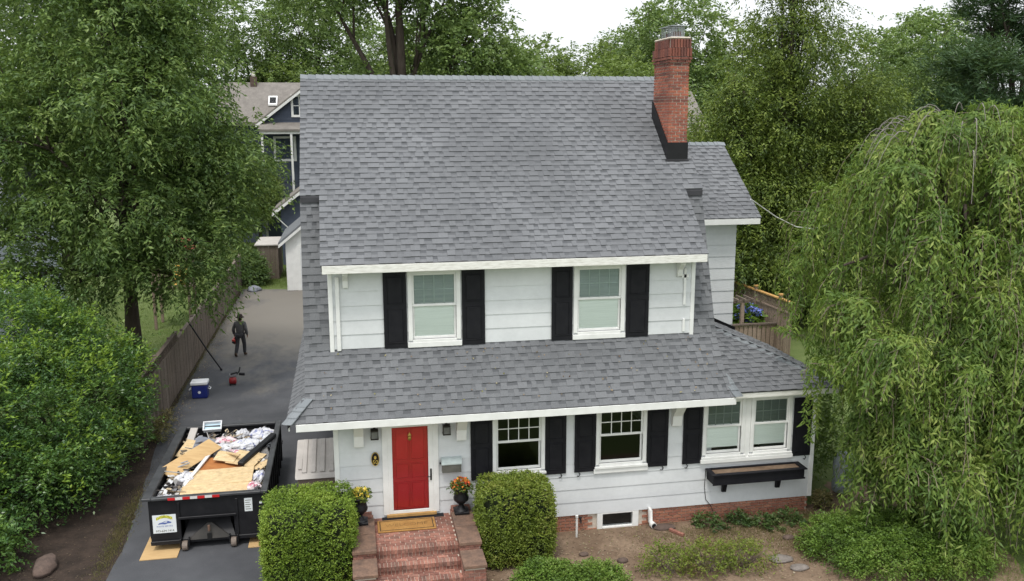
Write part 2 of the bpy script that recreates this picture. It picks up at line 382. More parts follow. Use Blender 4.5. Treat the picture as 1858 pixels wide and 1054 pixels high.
def lay_shingles(parent, O, es, ncourse, xr, single=0, ex=(1,0,0), budget=0):
    """rows of laminated tabs up a roof plane: the lowest rows one by one, the rest joined"""
    O = Vector(O); ex = Vector(ex); es = Vector(es).normalized(); n = ex.cross(es).normalized(); made = 0
    V = {0: [], 1: []}
    for i in range(ncourse):
        t = i*EXP; x0, x1 = xr(t); x = x0-rnd.uniform(0, .1)*0
        kind = rnd.randint(0, 1)
        while x < x1-.03:
            w = rnd.choice(WID) if kind else rnd.choice(WID[:3])
            w = min(w, x1-x)
            if x1-(x+w) < .06: w = x1-x
            jig = rnd.uniform(-.006, .006)
            o = O+ex*x+es*(t+jig)
            if i < single and made < budget:
                wq = w if w in WID else round(w, 2)
                me = shingle_mesh(wq, kind)
                mt = Matrix(((ex.x, es.x, n.x, o.x), (ex.y, es.y, n.y, o.y), (ex.z, es.z, n.z, o.z), (0, 0, 0, 1)))
                part('shingle', me, None, parent, M4=mt); made += 1
            else:
                V[kind].append((o, w))
            x += w; kind = 1-kind if rnd.random() < .86 else kind
    m = MB(); dark = []
    for kind in (0, 1):
        h = (.013, .026)[kind]; l = EXP*1.16; bb = EXP*(.52 if kind == 0 else .98); hb = h+(.003-h)*bb/l
        for o, w in V[kind]:
            p = [o+ex*a+es*b+n*c for a, b, c in ((0,0,0),(w,0,0),(w,l,0),(0,l,0),(0,0,h),(w,0,h),(w,l,.003),(0,l,.003),(0,bb,hb),(w,bb,hb))]
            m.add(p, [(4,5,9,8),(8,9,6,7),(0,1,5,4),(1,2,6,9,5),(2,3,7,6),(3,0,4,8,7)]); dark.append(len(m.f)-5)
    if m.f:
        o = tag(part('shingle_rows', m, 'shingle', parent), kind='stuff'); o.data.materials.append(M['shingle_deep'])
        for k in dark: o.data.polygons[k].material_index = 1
def cap_run(parent, a, b, half, dn1, dn2, exp=.22, name='cap_shingle'):
    """bent cap shingles lapped along a hip or ridge from a up to b"""
    a = Vector(a); b = Vector(b); d = (b-a).normalized(); n = int((b-a).length/exp)+1; dn1 = Vector(dn1); dn2 = Vector(dn2)
    nn = -(dn1+dn2).normalized()
    for i in range(n):
        o = a+d*min(i*exp, (b-a).length-exp); e = o+d*exp*1.25; j = rnd.uniform(.95, 1.05)
        m = MB()
        for q in (dn1, dn2):
            q = q.normalized()*half*j
            m.add([o+nn*.044, o+nn*.038+q, e+nn*.012+q, e+nn*.016, o+nn*.008, o+nn*.004+q, e+nn*.001+q, e+nn*.002],
                  [(0,1,2,3),(4,7,6,5),(0,4,5,1),(1,5,6,2),(2,6,7,3),(3,7,4,0)])
        part(name, m, 'cap_shingle', parent)

# upper slope, its slab and rear slope
up = Vector((0, 1, SE)).normalized(); nu = Vector((0, -SE, 1)).normalized()
mb = MB()
def slab(mb, prof, x0, x1, th):
    """profile of (y,z) points from eave up, thickened downward, extruded in x"""
    pts = [(x0, y, z) for y, z in prof]; low = [(x0, y, z-th) for y, z in prof][::-1]
    return mb.prism(pts+low, (x1-x0, 0, 0))
upper = part('upper_roof', slab(slab(MB(), [(.055, zup(.055)-.012), (YR, ZR-.012)], -.15, 8.855, .13), [(1.63, zup(1.63)-.012), (YR, ZR-.012)], -.60, -.151, .13), 'deck', HOUSE)
part('rear_roof', slab(slab(MB(), [(1.63, zup(1.63)-.012), (YR, ZR-.012)], 8.856, 9.315, .13), [(YR, ZR-.012), (8.2, 8.13), (9.6, 4.7), (10.5, 3.4)], -.60, 9.315, .13), 'deck', HOUSE)
slen = math.hypot(YR-.0462, ZR-6.75)
tb = math.hypot(1.63-.0462, zup(1.63)-6.75)
lay_shingles(upper, (0, .0462, 6.75), up, int(slen/EXP), lambda t: (-.612, 9.323) if t > tb-.02 else (-.165, 8.868))
rear_dn = Vector((0, 3.3, -2.9)).normalized()
cap_run(upper, (-.61, YR, ZR+.012), (9.32, YR, ZR+.012), .16, -up, rear_dn, .20, 'ridge_cap')

# steep end slopes and flared lower slope
st = Vector((0, 1.70-.51, 8.02-4.71)).normalized(); ssl = math.hypot(1.70-.51, 8.02-4.71)
lw = Vector((0, .51+.6, 4.71-3.37)).normalized(); lsl = math.hypot(1.11, 1.34)
lower = part('lower_roof', slab(slab(slab(MB(), [(-.59, 3.355), (.51, 4.69)], -.60, 9.31, .10),
      [(.512, 4.69), (1.70, 8.0)], -.60, -.005, .10), [(.512, 4.69), (1.70, 8.0)], 8.71, 9.31, .10), 'deck', HOUSE)
lay_shingles(lower, (0, -.605, 3.37), lw, 10, lambda t: (-.92+min(t, .5)*.62, 9.42-min(t, .5)*.22), 8, budget=300)
lay_shingles(lower, (0, -.605+lw.y*EXP*9.75, 3.37+lw.z*EXP*9.75), st, int(ssl/EXP)+1, lambda t: (-.612, -.012))
lay_shingles(lower, (0, -.605+lw.y*EXP*9.75, 3.37+lw.z*EXP*9.75), st, int(ssl/EXP)+1, lambda t: (8.715, 9.322))
# pent roof along the left gable end
pes = Vector((.72, 0, .56)).normalized()
pent = part('pent_roof', MB().prism([(-.99, -.60, 3.355), (-.99, 10, 3.355), (-.25, 10, 3.92), (-.25, .2, 3.92)], (0, 0, -.09)), 'deck', HOUSE)
lay_shingles(pent, (-1.01, 10, 3.37), pes, 5, lambda t: (0, 10.58-t*.9), ex=(0, -1, 0))
cap_run(lower, (-1.02, -.63, 3.385), (-.60, -.26, 3.80), .15, (.75, -.25, 0), (-.35, .6, -.1), .19, 'hip_cap')
cap_run(lower, (9.50, -.63, 3.385), (9.30, -.17, 3.80), .13, (-.75, -.1, .0), (.6, .3, -.1), .19, 'hip_cap')
# fascias and soffits
part('lower_fascia', box(-.81, 9.44, -.625, -.595, 3.19, 3.36), 'trim', HOUSE, .006)
part('lower_soffit', box(-.80, 9.42, -.594, .02, 3.185, 3.215), 'trim', HOUSE)
part('pent_fascia', box(-.975, -.95, -.55, 10, 3.20, 3.34), 'trim', HOUSE)
part('pent_soffit', box(-.948, -.02, .03, 10, 3.18, 3.21), 'trim', HOUSE)
part('upper_fascia', box(-.13, 8.84, .026, .053, 6.56, 6.742), 'old_trim', HOUSE, .005)
part('upper_soffit', box(-.09, 8.80, .0535, .55, 6.565, 6.595), 'trim', HOUSE)

# walls: base, then lapped siding course by course, round the openings
LIP = .334
def siding_wall(name, x0, x1, y, z0, z1, ops, thick=.14, first=None):
    wall = part(name, None or (lambda m: [m.box(a, b, y, y+thick, c, d) for a, b, c, d in rect_minus(x0, x1, z0, z1, ops)] and m)(MB()), 'siding', HOUSE)
    z = first if first is not None else z0; zz = []
    while z < z1-.01: zz.append((z, min(z+LIP, z1))); z += LIP
    for a, b in zz:
        for p, q, c, d in rect_minus(x0, x1, a, b, ops):
            f = lambda s: y-.024+(s-a)/LIP*.017
            m = MB().add([(p, f(c), c), (q, f(c), c), (q, f(d), d), (p, f(d), d), (p, y, c), (q, y, c), (q, y, d), (p, y, d)],
                  [(0,1,2,3),(4,7,6,5),(0,4,5,1),(1,5,6,2),(3,2,6,7),(0,3,7,4)])
            part('siding_board', m, 'siding', wall)
    return wall
WIN = {  # x0,x1,z0,z1 of the glass opening
 'a': (3.72, 4.80, 1.70, 3.08), 'b': (6.24, 7.33, 1.70, 3.08), 'c': (8.96, 9.88, 1.74, 3.10), 'd': (10.21, 11.13, 1.74, 3.10)}
DOOR = (1.18, 2.22, .84, 3.05)
siding_wall('front_wall', 0, 11.85, 0, .41, 3.19, [*WIN.values(), DOOR])
UW = {'e': (1.86, 2.88, 4.88, 6.44), 'f': (5.79, 6.86, 4.88, 6.44)}
siding_wall('dormer_wall', 0, 8.70, .51, 4.60, 6.57, list(UW.values()), first=4.73)
for x in (0, 8.60): part('dormer_cheek', MB().prism([(x, .655, 4.6), (x, 1.55, 7.5), (x, 1.55, zup(1.5)-.2), (x, .655, 6.57)], (.10, 0, 0)), 'siding', HOUSE)
part('side_wall', MB().prism([(.0, .142, .41), (.0, 10, .41), (.0, 10, 3.2), (0, 8.2, 7.9), (0, YR, 10.7), (0, 1.75, 7.9), (0, .6, 4.5), (0, .142, 3.4)], (.14, 0, 0)), 'siding', HOUSE)
part('side_wall', MB().prism([(9.05, .142, .41), (9.05, 10, .41), (9.05, 10, 3.2), (9.05, 8.2, 7.9), (9.05, YR, 10.7), (9.05, 1.75, 7.9), (9.05, .6, 4.5), (9.05, .142, 3.4)], (.14, 0, 0)), 'siding', HOUSE)
part('rear_wall', box(0, 11.85, 10.0, 10.14, .41, 3.3), 'siding', HOUSE)
part('floor', box(.15, 11.7, .15, 9.98, .40, .80), 'room_dark', HOUSE)
part('corner_board', box(-.035, .075, -.040, .10, .41, 3.19), 'trim', HOUSE, .004)
part('corner_board', box(11.775, 11.885, -.040, .10, .41, 3.22), 'trim', HOUSE, .004)
part('corner_board', box(-.03, .065, .468, .60, 4.66, 6.56), 'trim', HOUSE, .004)
part('corner_board', box(8.635, 8.73, .468, .60, 4.66, 6.56), 'trim', HOUSE, .004)
part('downspout', box(.13, .22, .43, .478, 4.70, 6.42), 'trim', HOUSE, .01)
m = MB()
for a, b in ((4.78, 5.10), (5.45, 6.35)): m.box(8.44, 8.50, .455, .48, a, b)
m.box(8.38, 8.56, .455, .48, 6.12, 6.20)
part('patched_trim', m, 'trim', HOUSE)
# basement bricks
part('foundation', (lambda m: [m.box(a, b, .035, .25, c, d) for a, b, c, d in rect_minus(.03, 11.80, -.3, .409, [(6.25, 7.25, .0, .40)])] and m)(MB()), 'mortar', HOUSE)
FND = HOUSE.children[-1]
BR = {}
def brick_mesh(sz, mat, key='brick'):
    k = (sz, mat)
    if k not in BR:
        m = MB().box(0, sz[0], 0, sz[1], 0, sz[2]); BR[k] = m.mesh(key, mat)
    return BR[k]
rowsz = .078
joined = MB(); cnt = 0
for i in range(6):
    z = .409-(i+1)*rowsz; x = .03-(i % 2)*.115
    while x < 11.80:
        a = max(x, .03); b = min(x+.210, 11.80)
        if b-a > .04 and not (b > 6.20 and a < 7.30 and z < .42 and z > -.05):
            if a > 4.9 and i < 5 and cnt < 150:
                part('brick', brick_mesh((round(b-a, 2), .10, .057), 'foundation_brick'), None, FND, M4=T(a, .006+rnd.uniform(-.003, .003), z+.010)); cnt += 1
            else: joined.box(a, b, .006+rnd.uniform(-.003, .003), .11, z+.009, z+.069)
        x += .23
for i in range(6):
    z = .409-(i+1)*rowsz; y = .13-(i % 2)*.1
    while y < 6: joined.box(11.70, 11.822, y, y+.215, z+.006, z+.072); y += .23
tag(part('brick_rows', joined, 'foundation_brick', FND), kind='stuff')

# windows
pm('grille_dark', (.22, .25, .24))
def window(o, y, muntin, blind, sill=True, upper_col='shade_dim', lip=.09):
    x0, x1, z0, z1 = o; mid = (z0+z1)/2+.02; m = MB()
    for a, b, c, d in ((x0-lip, x0, z0-.02, z1+.09), (x1, x1+lip, z0-.02, z1+.09), (x0, x1, z1, z1+.09), (x0, x1, z0-.06, z0)):
        m.box(a, b, y-.060, y+.10, c, d)
    win = part('window', m, 'trim', HOUSE, .005)
    part('sash', (lambda m: [m.box(*q) for q in ((x0, x0+.045, y-.025, y+.012, mid, z1), (x1-.045, x1, y-.025, y+.012, mid, z1), (x0, x1, y-.026, y+.011, z1-.05, z1), (x0, x1, y-.027, y+.012, mid-.02, mid+.035))] and m)(MB()), 'trim', win, .004)
    part('sash', (lambda m: [m.box(*q) for q in ((x0, x0+.05, y+.014, y+.05, z0, mid), (x1-.05, x1, y+.014, y+.05, z0, mid), (x0, x1, y+.013, y+.051, z0, z0+.065))] and m)(MB()), 'trim', win, .004)
    part('pane', box(x0+.045, x1-.045, y-.008, y-.004, mid+.035, z1-.05), 'glass', win)
    part('pane', box(x0+.05, x1-.05, y+.028, y+.032, z0+.065, mid-.02), 'glass', win)
    W = x1-x0-.09; g = MB(); yb = (y-.024, y-.010) if muntin == 'trim' else (y-.002, y+.006)
    for k in range(1, 4): g.box(x0+.045+W*k/4-.010, x0+.045+W*k/4+.010, *yb, mid+.035, z1-.05)
    hm = mid+.035+(z1-.085-mid)/2
    g.box(x0+.045, x1-.045, yb[0]-.001, yb[1]+.001, hm-.010, hm+.010)
    part('muntin', g, muntin, win)
    if blind is not None:
        part('roller_blind', box(x0+.01, x1-.01, y+.040, y+.046, z0+blind, mid+.05), 'blind', win)
        part('upper_shade', box(x0+.01, x1-.01, y+.013, y+.018, mid+.05, z1), upper_col, win)
    if sill: part('sill', box(x0-lip-.03, x1+lip+.03, y-.10, y-.02, z0-.12, z0-.061), 'trim', win, .006)
    return win
window(WIN['a'], 0, 'trim', None); window(WIN['b'], 0, 'trim', None)
window(WIN['c'], 0, 'grille_dark', .14, upper_col='shade_dark'); window(WIN['d'], 0, 'grille_dark', .14, upper_col='shade_dark')
for k in 'ef':
    wi = window(UW[k], .51, 'grille', .02, sill=False, lip=.10)
    part('apron', box(UW[k][0]-.12, UW[k][1]+.12, .435, .484, 4.70, 4.819), 'trim', wi, .006)
part('apron', box(WIN['b'][0]-.14, WIN['b'][1]+.14, -.07, -.027, 1.46, 1.579), 'trim', HOUSE, .005)
part('mullion', box(9.975, 10.115, -.05, .05, 1.62, 3.19), 'trim', HOUSE, .005)
part('sill', box(8.82, 11.27, -.11, -.028, 1.52, 1.618), 'trim', HOUSE, .006)
# cellar window
cw = part('cellar_window', (lambda m: [m.box(*q) for q in ((6.22, 6.36, -.02, .15, -.06, .44), (7.13, 7.28, -.02, .15, -.06, .44), (6.36, 7.13, -.02, .15, .37, .44), (6.36, 7.13, -.02, .15, -.06, .03))] and m)(MB()), 'trim', HOUSE, .004)
part('pane', box(6.361, 7.129, .05, .055, .031, .369), 'glass_clear', cw)
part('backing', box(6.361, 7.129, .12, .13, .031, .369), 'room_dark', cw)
# shutters
def shutter(x0, x1, y, z0, z1, hook=0):
    s = part('shutter', box(x0, x1, y-.062, y-.028, z0, z1), 'black_paint', HOUSE, .004)
    h = z1-z0
    for a, b in ((z0+.11, z0+.52*h), (z0+.58*h, z1-.10)):
        i = part('panel', (lambda m: m.prism([(x0+.10, y-.063, a+.03), (x1-.10, y-.063, a+.03), (x1-.10, y-.063, b-.03), (x0+.10, y-.063, b-.03)], (0, -.012, 0)))(MB()), 'black_paint', s, .008)
        part('moulding', (lambda m: [m.box(*q) for q in ((x0+.065, x1-.065, y-.075, y-.062, a, a+.022), (x0+.065, x1-.065, y-.075, y-.062, b-.022, b), (x0+.065, x0+.087, y-.075, y-.062, a+.022, b-.022), (x1-.087, x1-.065, y-.075, y-.062, a+.022, b-.022))] and m)(MB()), 'black_paint', s, .004)
    if hook:
        xh = x1-.12 if hook > 0 else x0+.12
        part('hook', MB().tube([(xh, y-.02, z0-.02), (xh+.02, y-.05, z0-.05), (xh-.01, y-.05, z0-.11), (xh-.05, y-.05, z0-.09)], .012, 5), 'black_metal', s)
for x0, x1, hk in ((3.11, 3.62, 0), (4.90, 5.41, 1), (5.62, 6.14, -1), (7.44, 7.97, 1), (8.36, 8.85, -1), (11.27, 11.76, 1)): shutter(x0, x1, 0, 1.53, 3.06, hk)
for x0, x1 in ((1.20, 1.73), (3.01, 3.55), (5.15, 5.66), (6.99, 7.56)): shutter(x0, x1, .51, 4.71, 6.50, 1 if x0 > 2 and x0 < 4 else -1)
# brackets under the eaves
def corbel(x0, x1, y, z0, z1, dep): part('bracket', MB().prism([(x0, y-.02, z0), (x0, y-dep*.35, z0+.02), (x0, y-dep*.45, z0+(z1-z0)*.45), (x0, y-dep, z1-.08), (x0, y-dep, z1), (x0, y-.02, z1)], (x1-x0, 0, 0)), 'trim', HOUSE, .005)
for x0, x1 in ((.42, .64), (2.77, 3.00), (8.04, 8.28)): corbel(x0, x1, 0, 2.55, 3.184, .40)
corbel(.30, .42, .51, 6.15, 6.56, .30); corbel(8.25, 8.38, .51, 6.15, 6.56, .30)
# front door
x0, x1, z0, z1 = DOOR
fr = part('door_frame', (lambda m: [m.box(*q) for q in ((x0-.13, x0, -.055, .12, z0-.02, z1+.12), (x1, x1+.13, -.055, .12, z0-.02, z1+.12), (x0, x1, -.055, .12, z1, z1+.12))] and m)(MB()), 'trim', HOUSE, .005)
sd = part('storm_door', (lambda m: [m.box(*q) for q in ((x0, x0+.10, -.05, -.015, z0, z1), (x1-.11, x1, -.05, -.015, z0, z1), (x0+.10, x1-.11, -.05, -.015, z0, z0+.075), (x0+.10, x1-.11, -.05, -.015, z1-.10, z1))] and m)(MB()), 'trim', HOUSE, .004)
part('pane', box(x0+.10, x1-.11, -.034, -.030, z0+.075, z1-.1), 'glass_clear', sd)
part('handle', (lambda m: m.box(x1-.075, x1-.035, -.062, -.05, 1.62, 1.90).tube([(x1-.055, -.06, 1.72), (x1-.055, -.10, 1.72), (x1-.15, -.10, 1.72)], .012, 6))(MB()), 'black_metal', sd)
dr = part('door', box(x0+.09, x1-.10, .02, .07, z0+.02, z1-.02), 'red_paint', HOUSE)
for a, b in ((z0+.12, z0+.72), (z0+.86, z0+1.18), (z0+1.32, z1-.15)):
    for c, d in ((x0+.19, x0+.47), (x0+.55, x0+.83)):
        part('panel', MB().prism([(c, .018, a), (d, .018, a), (d, .018, b), (c, .018, b)], (0, -.012, 0)), 'red_paint', dr, .012)
        part('moulding', (lambda m: [m.box(*q) for q in ((c-.03, d+.03, .004, .0195, a-.03, a-.012), (c-.03, d+.03, .004, .0195, b+.012, b+.03), (c-.03, c-.012, .004, .0195, a-.012, b+.012), (d+.012, d+.03, .004, .0195, a-.012, b+.012))] and m)(MB()), 'red_paint', dr)
part('knocker', MB().lathe([(.01, 0), (.035, .02), (.045, .06), (.03, .10), (.05, .13), (.02, .17), (.005, .20)], (1.69, .0, 2.60), 10, 1, .4), 'brass', dr)
part('threshold', box(1.12, 2.28, -.10, .05, .77, .838), 'wood_tan', HOUSE, .005)
part('door_step', box(1.00, 2.44, -.20, -.03, .70, .768), 'black_paint', HOUSE, .008)
# lanterns, mailbox, number plaque, doorbell
for x in (.89, 2.54):
    ln = part('wall_lantern', box(x-.09, x+.09, -.20, -.022, 2.74, 2.765).box(x-.085, x+.085, -.20, -.022, 2.93, 2.96).box(x-.03, x+.03, -.06, -.022, 2.96, 3.05).box(x-.085, x-.073, -.195, -.025, 2.765, 2.93).box(x+.073, x+.085, -.195, -.025, 2.765, 2.93), 'lantern', HOUSE)
    part('lantern_pane', box(x-.072, x+.072, -.185, -.04, 2.766, 2.929), 'lantern_glass', ln)
mbx = part('mailbox', MB().prism([(2.42, -.028, 1.82), (2.42, -.15, 1.80), (2.42, -.17, 2.0), (2.42, -.028, 2.0)], (.45, 0, 0)), 'mailbox', HOUSE, .01)
part('lid', MB().prism([(2.405, -.028, 2.001), (2.405, -.185, 2.001), (2.405, -.185, 2.035), (2.405, -.10, 2.13), (2.405, -.028, 2.16)], (.48, 0, 0)), 'grille', mbx, .008)
plq = part('number_plaque', MB().lathe([(1, -.012), (1, .012), (.9, .02)], (0, 0, 0), 28, .092, .165), 'black_paint', HOUSE, M4=T(.89, -.045, 2.23) @ UPRIGHT)
part('plaque_rim', MB().tube([(math.cos(a)*.088, math.sin(a)*.16, .021) for a in [i*2*math.pi/24 for i in range(25)]], .006, 5), 'gold', plq)
part('pineapple_relief', MB().lathe([(.004, -.055), (.026, -.04), (.032, -.015), (.022, .012), (.006, .02), (.03, .045), (.012, .04), (.022, .075), (.004, .07)], (0, .055, .02), 10, 1, 1).lathe([(.03, 0), (.02, .01)], (0, .02, .016), 10), 'gold', plq)
text('house_number', '50', .13, 'gold', plq, T(0, -.075, .024))
part('doorbell', box(2.375, 2.40, -.05, -.024, 1.99, 2.03), 'black_paint', HOUSE)
# planter shelf under the twin windows
pb = part('window_box', (lambda m: [m.box(*q) for q in ((9.02, 11.42, -.46, -.43, 1.10, 1.34), (9.02, 11.42, -.07, -.04, 1.10, 1.34), (9.02, 9.05, -.43, -.07, 1.10, 1.34), (11.39, 11.42, -.43, -.07, 1.10, 1.34), (9.05, 11.39, -.43, -.07, 1.10, 1.13))] and m)(MB()), 'black_paint', HOUSE, .005)
part('rim', (lambda m: [m.box(*q) for q in ((8.97, 11.47, -.51, -.40, 1.341, 1.375), (8.97, 11.47, -.09, -.03, 1.341, 1.375), (8.97, 9.09, -.40, -.09, 1.341, 1.375), (11.35, 11.47, -.40, -.09, 1.341, 1.375))] and m)(MB()), 'black_paint', pb, .006)
part('bottom_rail', box(9.0, 11.44, -.475, -.461, 1.09, 1.13), 'black_paint', pb)
part('potting_soil', box(9.051, 11.389, -.429, -.071, 1.20, 1.335), 'soil', pb)
for x in (9.42, 10.86): part('bracket', MB().prism([(x, -.03, .72), (x, -.12, .74), (x, -.18, .98), (x, -.36, 1.06), (x, -.36, 1.099), (x, -.03, 1.099)], (.10, 0, 0)), 'black_paint', pb, .006)
part('cable', MB().tube([(8.99, -.035, 1.35), (8.97, -.04, .9), (9.02, -.04, .55), (9.15, -.05, .38), (9.3, -.06, .05)], .008, 5), 'black_paint', HOUSE)

# chimney
CX0, CX1, CY0, CY1 = 8.655, 9.165, 2.45, 3.65
ch = part('chimney', box(CX0+.02, CX1-.02, CY0+.02, CY1-.02, 8.0, 11.93), 'mortar', HOUSE)
def ring(x0, x1, y0, y1, z, bh, off, sink, mat, single, L=.215):
    for side in range(4):
        l = (x1-x0) if side % 2 == 0 else (y1-y0)-.22
        p = -off
        while p < l-.02:
            a = max(p, 0); b = min(p+L-.021, l)
            if b-a > .03:
                if side == 0: q = (x0+a, y0, b-a, .11)
                elif side == 2: q = (x0+a, y1-.11, b-a, .11)
                elif side == 3: q = (x0, y0+.11+a, .11, b-a)
                else: q = (x1-.11, y0+.11+a, .11, b-a)
                j = rnd.uniform(-.003, .003)
                if single and side in (0, 3) and STATE['n'] < 150:
                    part('brick', brick_mesh((round(q[2], 2), round(q[3], 2), bh), mat), None, ch, M4=T(q[0]+j, q[1]+j, z)); STATE['n'] += 1
                else: STATE[mat].box(q[0]+j, q[0]+j+q[2], q[1]+j, q[1]+j+q[3], z, z+bh)
            p += L
STATE = {'n': 0, 'chimney_brick': MB(), 'sooty_brick': MB()}
z = 8.75; i = 0
while z < 11.28:
    ring(CX0, CX1, CY0, CY1, z, .057, (i % 2)*.107, 0, 'sooty_brick' if rnd.random() < (z-9.9)*.55 else 'chimney_brick', z > 9.2); z += .075; i += 1
for e in (.03, .055): ring(CX0-e, CX1+e, CY0-e, CY1+e, z, .057, (i % 2)*.107, 0, 'sooty_brick', False); z += .075; i += 1
ring(CX0-.045, CX1+.045, CY0-.045, CY1+.045, z, .205, 0, 0, 'sooty_brick', False, .078); z += .215
ring(CX0-.03, CX1+.03, CY0-.03, CY1+.03, z, .205, .03, 0, 'sooty_brick', False, .078); z += .215
for k in ('chimney_brick', 'sooty_brick'): tag(part('brick_rows', STATE[k], k, ch), kind='stuff')
part('mortar_crown', MB().prism([(CX0-.02, CY0-.02, z), (CX1+.02, CY0-.02, z), (CX1+.02, CY1+.02, z), (CX0-.02, CY1+.02, z)], (0, 0, .05)), 'mortar', ch, .03)
pm('steel', (.52, .54, .56), (.40, .42, .44), 6, .4, .05, metal=.5)
for y0, y1 in ((2.62, 2.98), (3.14, 3.46)):
    k = part('chimney_cap', box(8.70, 9.14, y0-.05, y1+.05, z+.33, z+.345).box(8.76, 9.08, y0, y1, z+.05, z+.075), 'steel', ch)
    g = MB()
    for q in range(8):
        x = 8.77+q*.043; g.box(x-.004, x+.004, y0+.01, y0+.018, z+.075, z+.33); g.box(x-.004, x+.004, y1-.018, y1-.01, z+.075, z+.33)
    for q in range(7):
        y = y0+.03+q*.05; g.box(8.765, 8.773, y-.004, y+.004, z+.075, z+.33); g.box(9.07, 9.078, y-.004, y+.004, z+.075, z+.33)
    part('mesh_screen', g, 'steel', k)
    part('flue', box(8.82, 9.02, y0+.09, y1-.09, z+.03, z+.20), 'brownstone', k)
f0, f1 = CY0-.03, CY1+.03
part('chimney_flashing', MB().box(CX0-.03, CX1+.03, f0, CY0-.004, zup(f0)+.0, zup(f0)+.47)
     .prism([(CX0-.03, CY0-.003, zup(CY0)), (CX0-.03, f1, zup(f1)), (CX0-.03, f1, zup(f1)+.45), (CX0-.03, CY0-.003, zup(CY0)+.45)], (.026, 0, 0))
     .prism([(CX1+.004, CY0-.003, zup(CY0)), (CX1+.004, f1, zup(f1)), (CX1+.004, f1, zup(f1)+.45), (CX1+.004, CY0-.003, zup(CY0)+.45)], (.026, 0, 0))
     .prism([(CX0-.07, f0-.05, zup(f0-.05)+.034), (CX1+.05, f0-.05, zup(f0-.05)+.034), (CX1+.05, f0, zup(f0)+.034), (CX0-.07, f0, zup(f0)+.034)], (0, 0, .012)), 'flashing', ch)

# one-storey wing on the right: hip roof
TF = math.tan(R(24)); XO, YE, ZE = 12.45, -.30, 3.37
wes = Vector((0, 1, TF)).normalized()
wing = part('wing_roof', MB().add([(9.2, YE, ZE-.02), (XO, YE, ZE-.02), (XO, 4.0, ZE-.02), (9.2, 4.0, ZE-.02), (9.2, YE+XO-9.2, ZE-.02+(XO-9.2)*TF), (9.2, 4.0, ZE-.02+(XO-9.2)*TF)],
   [(0,1,4),(1,2,5,4),(0,3,2,1),(2,3,5),(0,4,5,3)]), 'deck', HOUSE)
lay_shingles(wing, (0, YE-.01, ZE), wes, 19, lambda t: (9.28, XO+.01-t*wes.y+.02))
side_es = Vector((-1, 0, TF)).normalized()
lay_shingles(wing, (XO+.01, 0, ZE), side_es, 19, lambda t: (YE+t*wes.y, 4.0), ex=(0, 1, 0))
hp = Vector((XO, YE, ZE+.01)); ht = Vector((9.25, YE+XO-9.25, ZE+.01+(XO-9.25)*TF))
cap_run(wing, hp, ht, .21, (-1, -.25, -.13), (.25, 1, -.13), .21, 'hip_cap')
part('wing_fascia', box(9.47, XO-.02, YE+.01, YE+.035, 3.22, 3.355), 'old_trim', HOUSE, .005)
part('wing_fascia', box(XO-.045, XO-.02, YE+.037, 4.0, 3.22, 3.35), 'old_trim', HOUSE)
part('wing_soffit', box(9.45, XO-.05, YE+.036, .03, 3.20, 3.235), 'trim', HOUSE)
part('wing_side_wall', box(11.71, 11.85, .142, 4.0, .41, 3.3), 'siding', HOUSE)
# two-storey wing behind it
siding_wall('rear_wing_wall', 9.2, 11.36, 4.0, 3.2, 7.02, [], first=3.35)
part('rear_wing_side', MB().prism([(11.22, 4.142, 0), (11.22, 9.4, 0), (11.22, 9.4, 6.9), (11.22, 6.45, 8.9), (11.22, 4.142, 6.9)], (.14, 0, 0)), 'siding', HOUSE)
rw = part('rear_wing_roof', slab(MB(), [(3.58, 7.14), (6.45, 9.13), (9.5, 7.1)], 9.2, 11.88, .12), 'deck', HOUSE)
res = Vector((0, 2.87, 1.99)).normalized()
lay_shingles(rw, (0, 3.57, 7.155), res, int(math.hypot(2.87, 1.99)/EXP), lambda t: (9.30, 11.90))
cap_run(rw, (9.2, 6.43, 9.15), (11.9, 6.43, 9.15), .15, (0, -2.87, -1.99), (0, 3.05, -2.03), .2, 'ridge_cap')
part('rear_wing_fascia', box(9.3, 11.87, 3.56, 3.585, 6.98, 7.14), 'trim', HOUSE, .005)
part('rear_wing_soffit', box(9.3, 11.85, 3.586, 4.0, 6.985, 7.01), 'trim', HOUSE)
part('wall_flashing', MB().prism([(11.45, 3.97, ZE+.02+(XO-11.45)*TF), (9.3, 3.97, ZE+.02+(XO-9.3)*TF), (9.3, 3.97, ZE+.12+(XO-9.3)*TF), (11.45, 3.97, ZE+.12+(XO-11.45)*TF)], (0, .02, 0)), 'flashing', HOUSE)
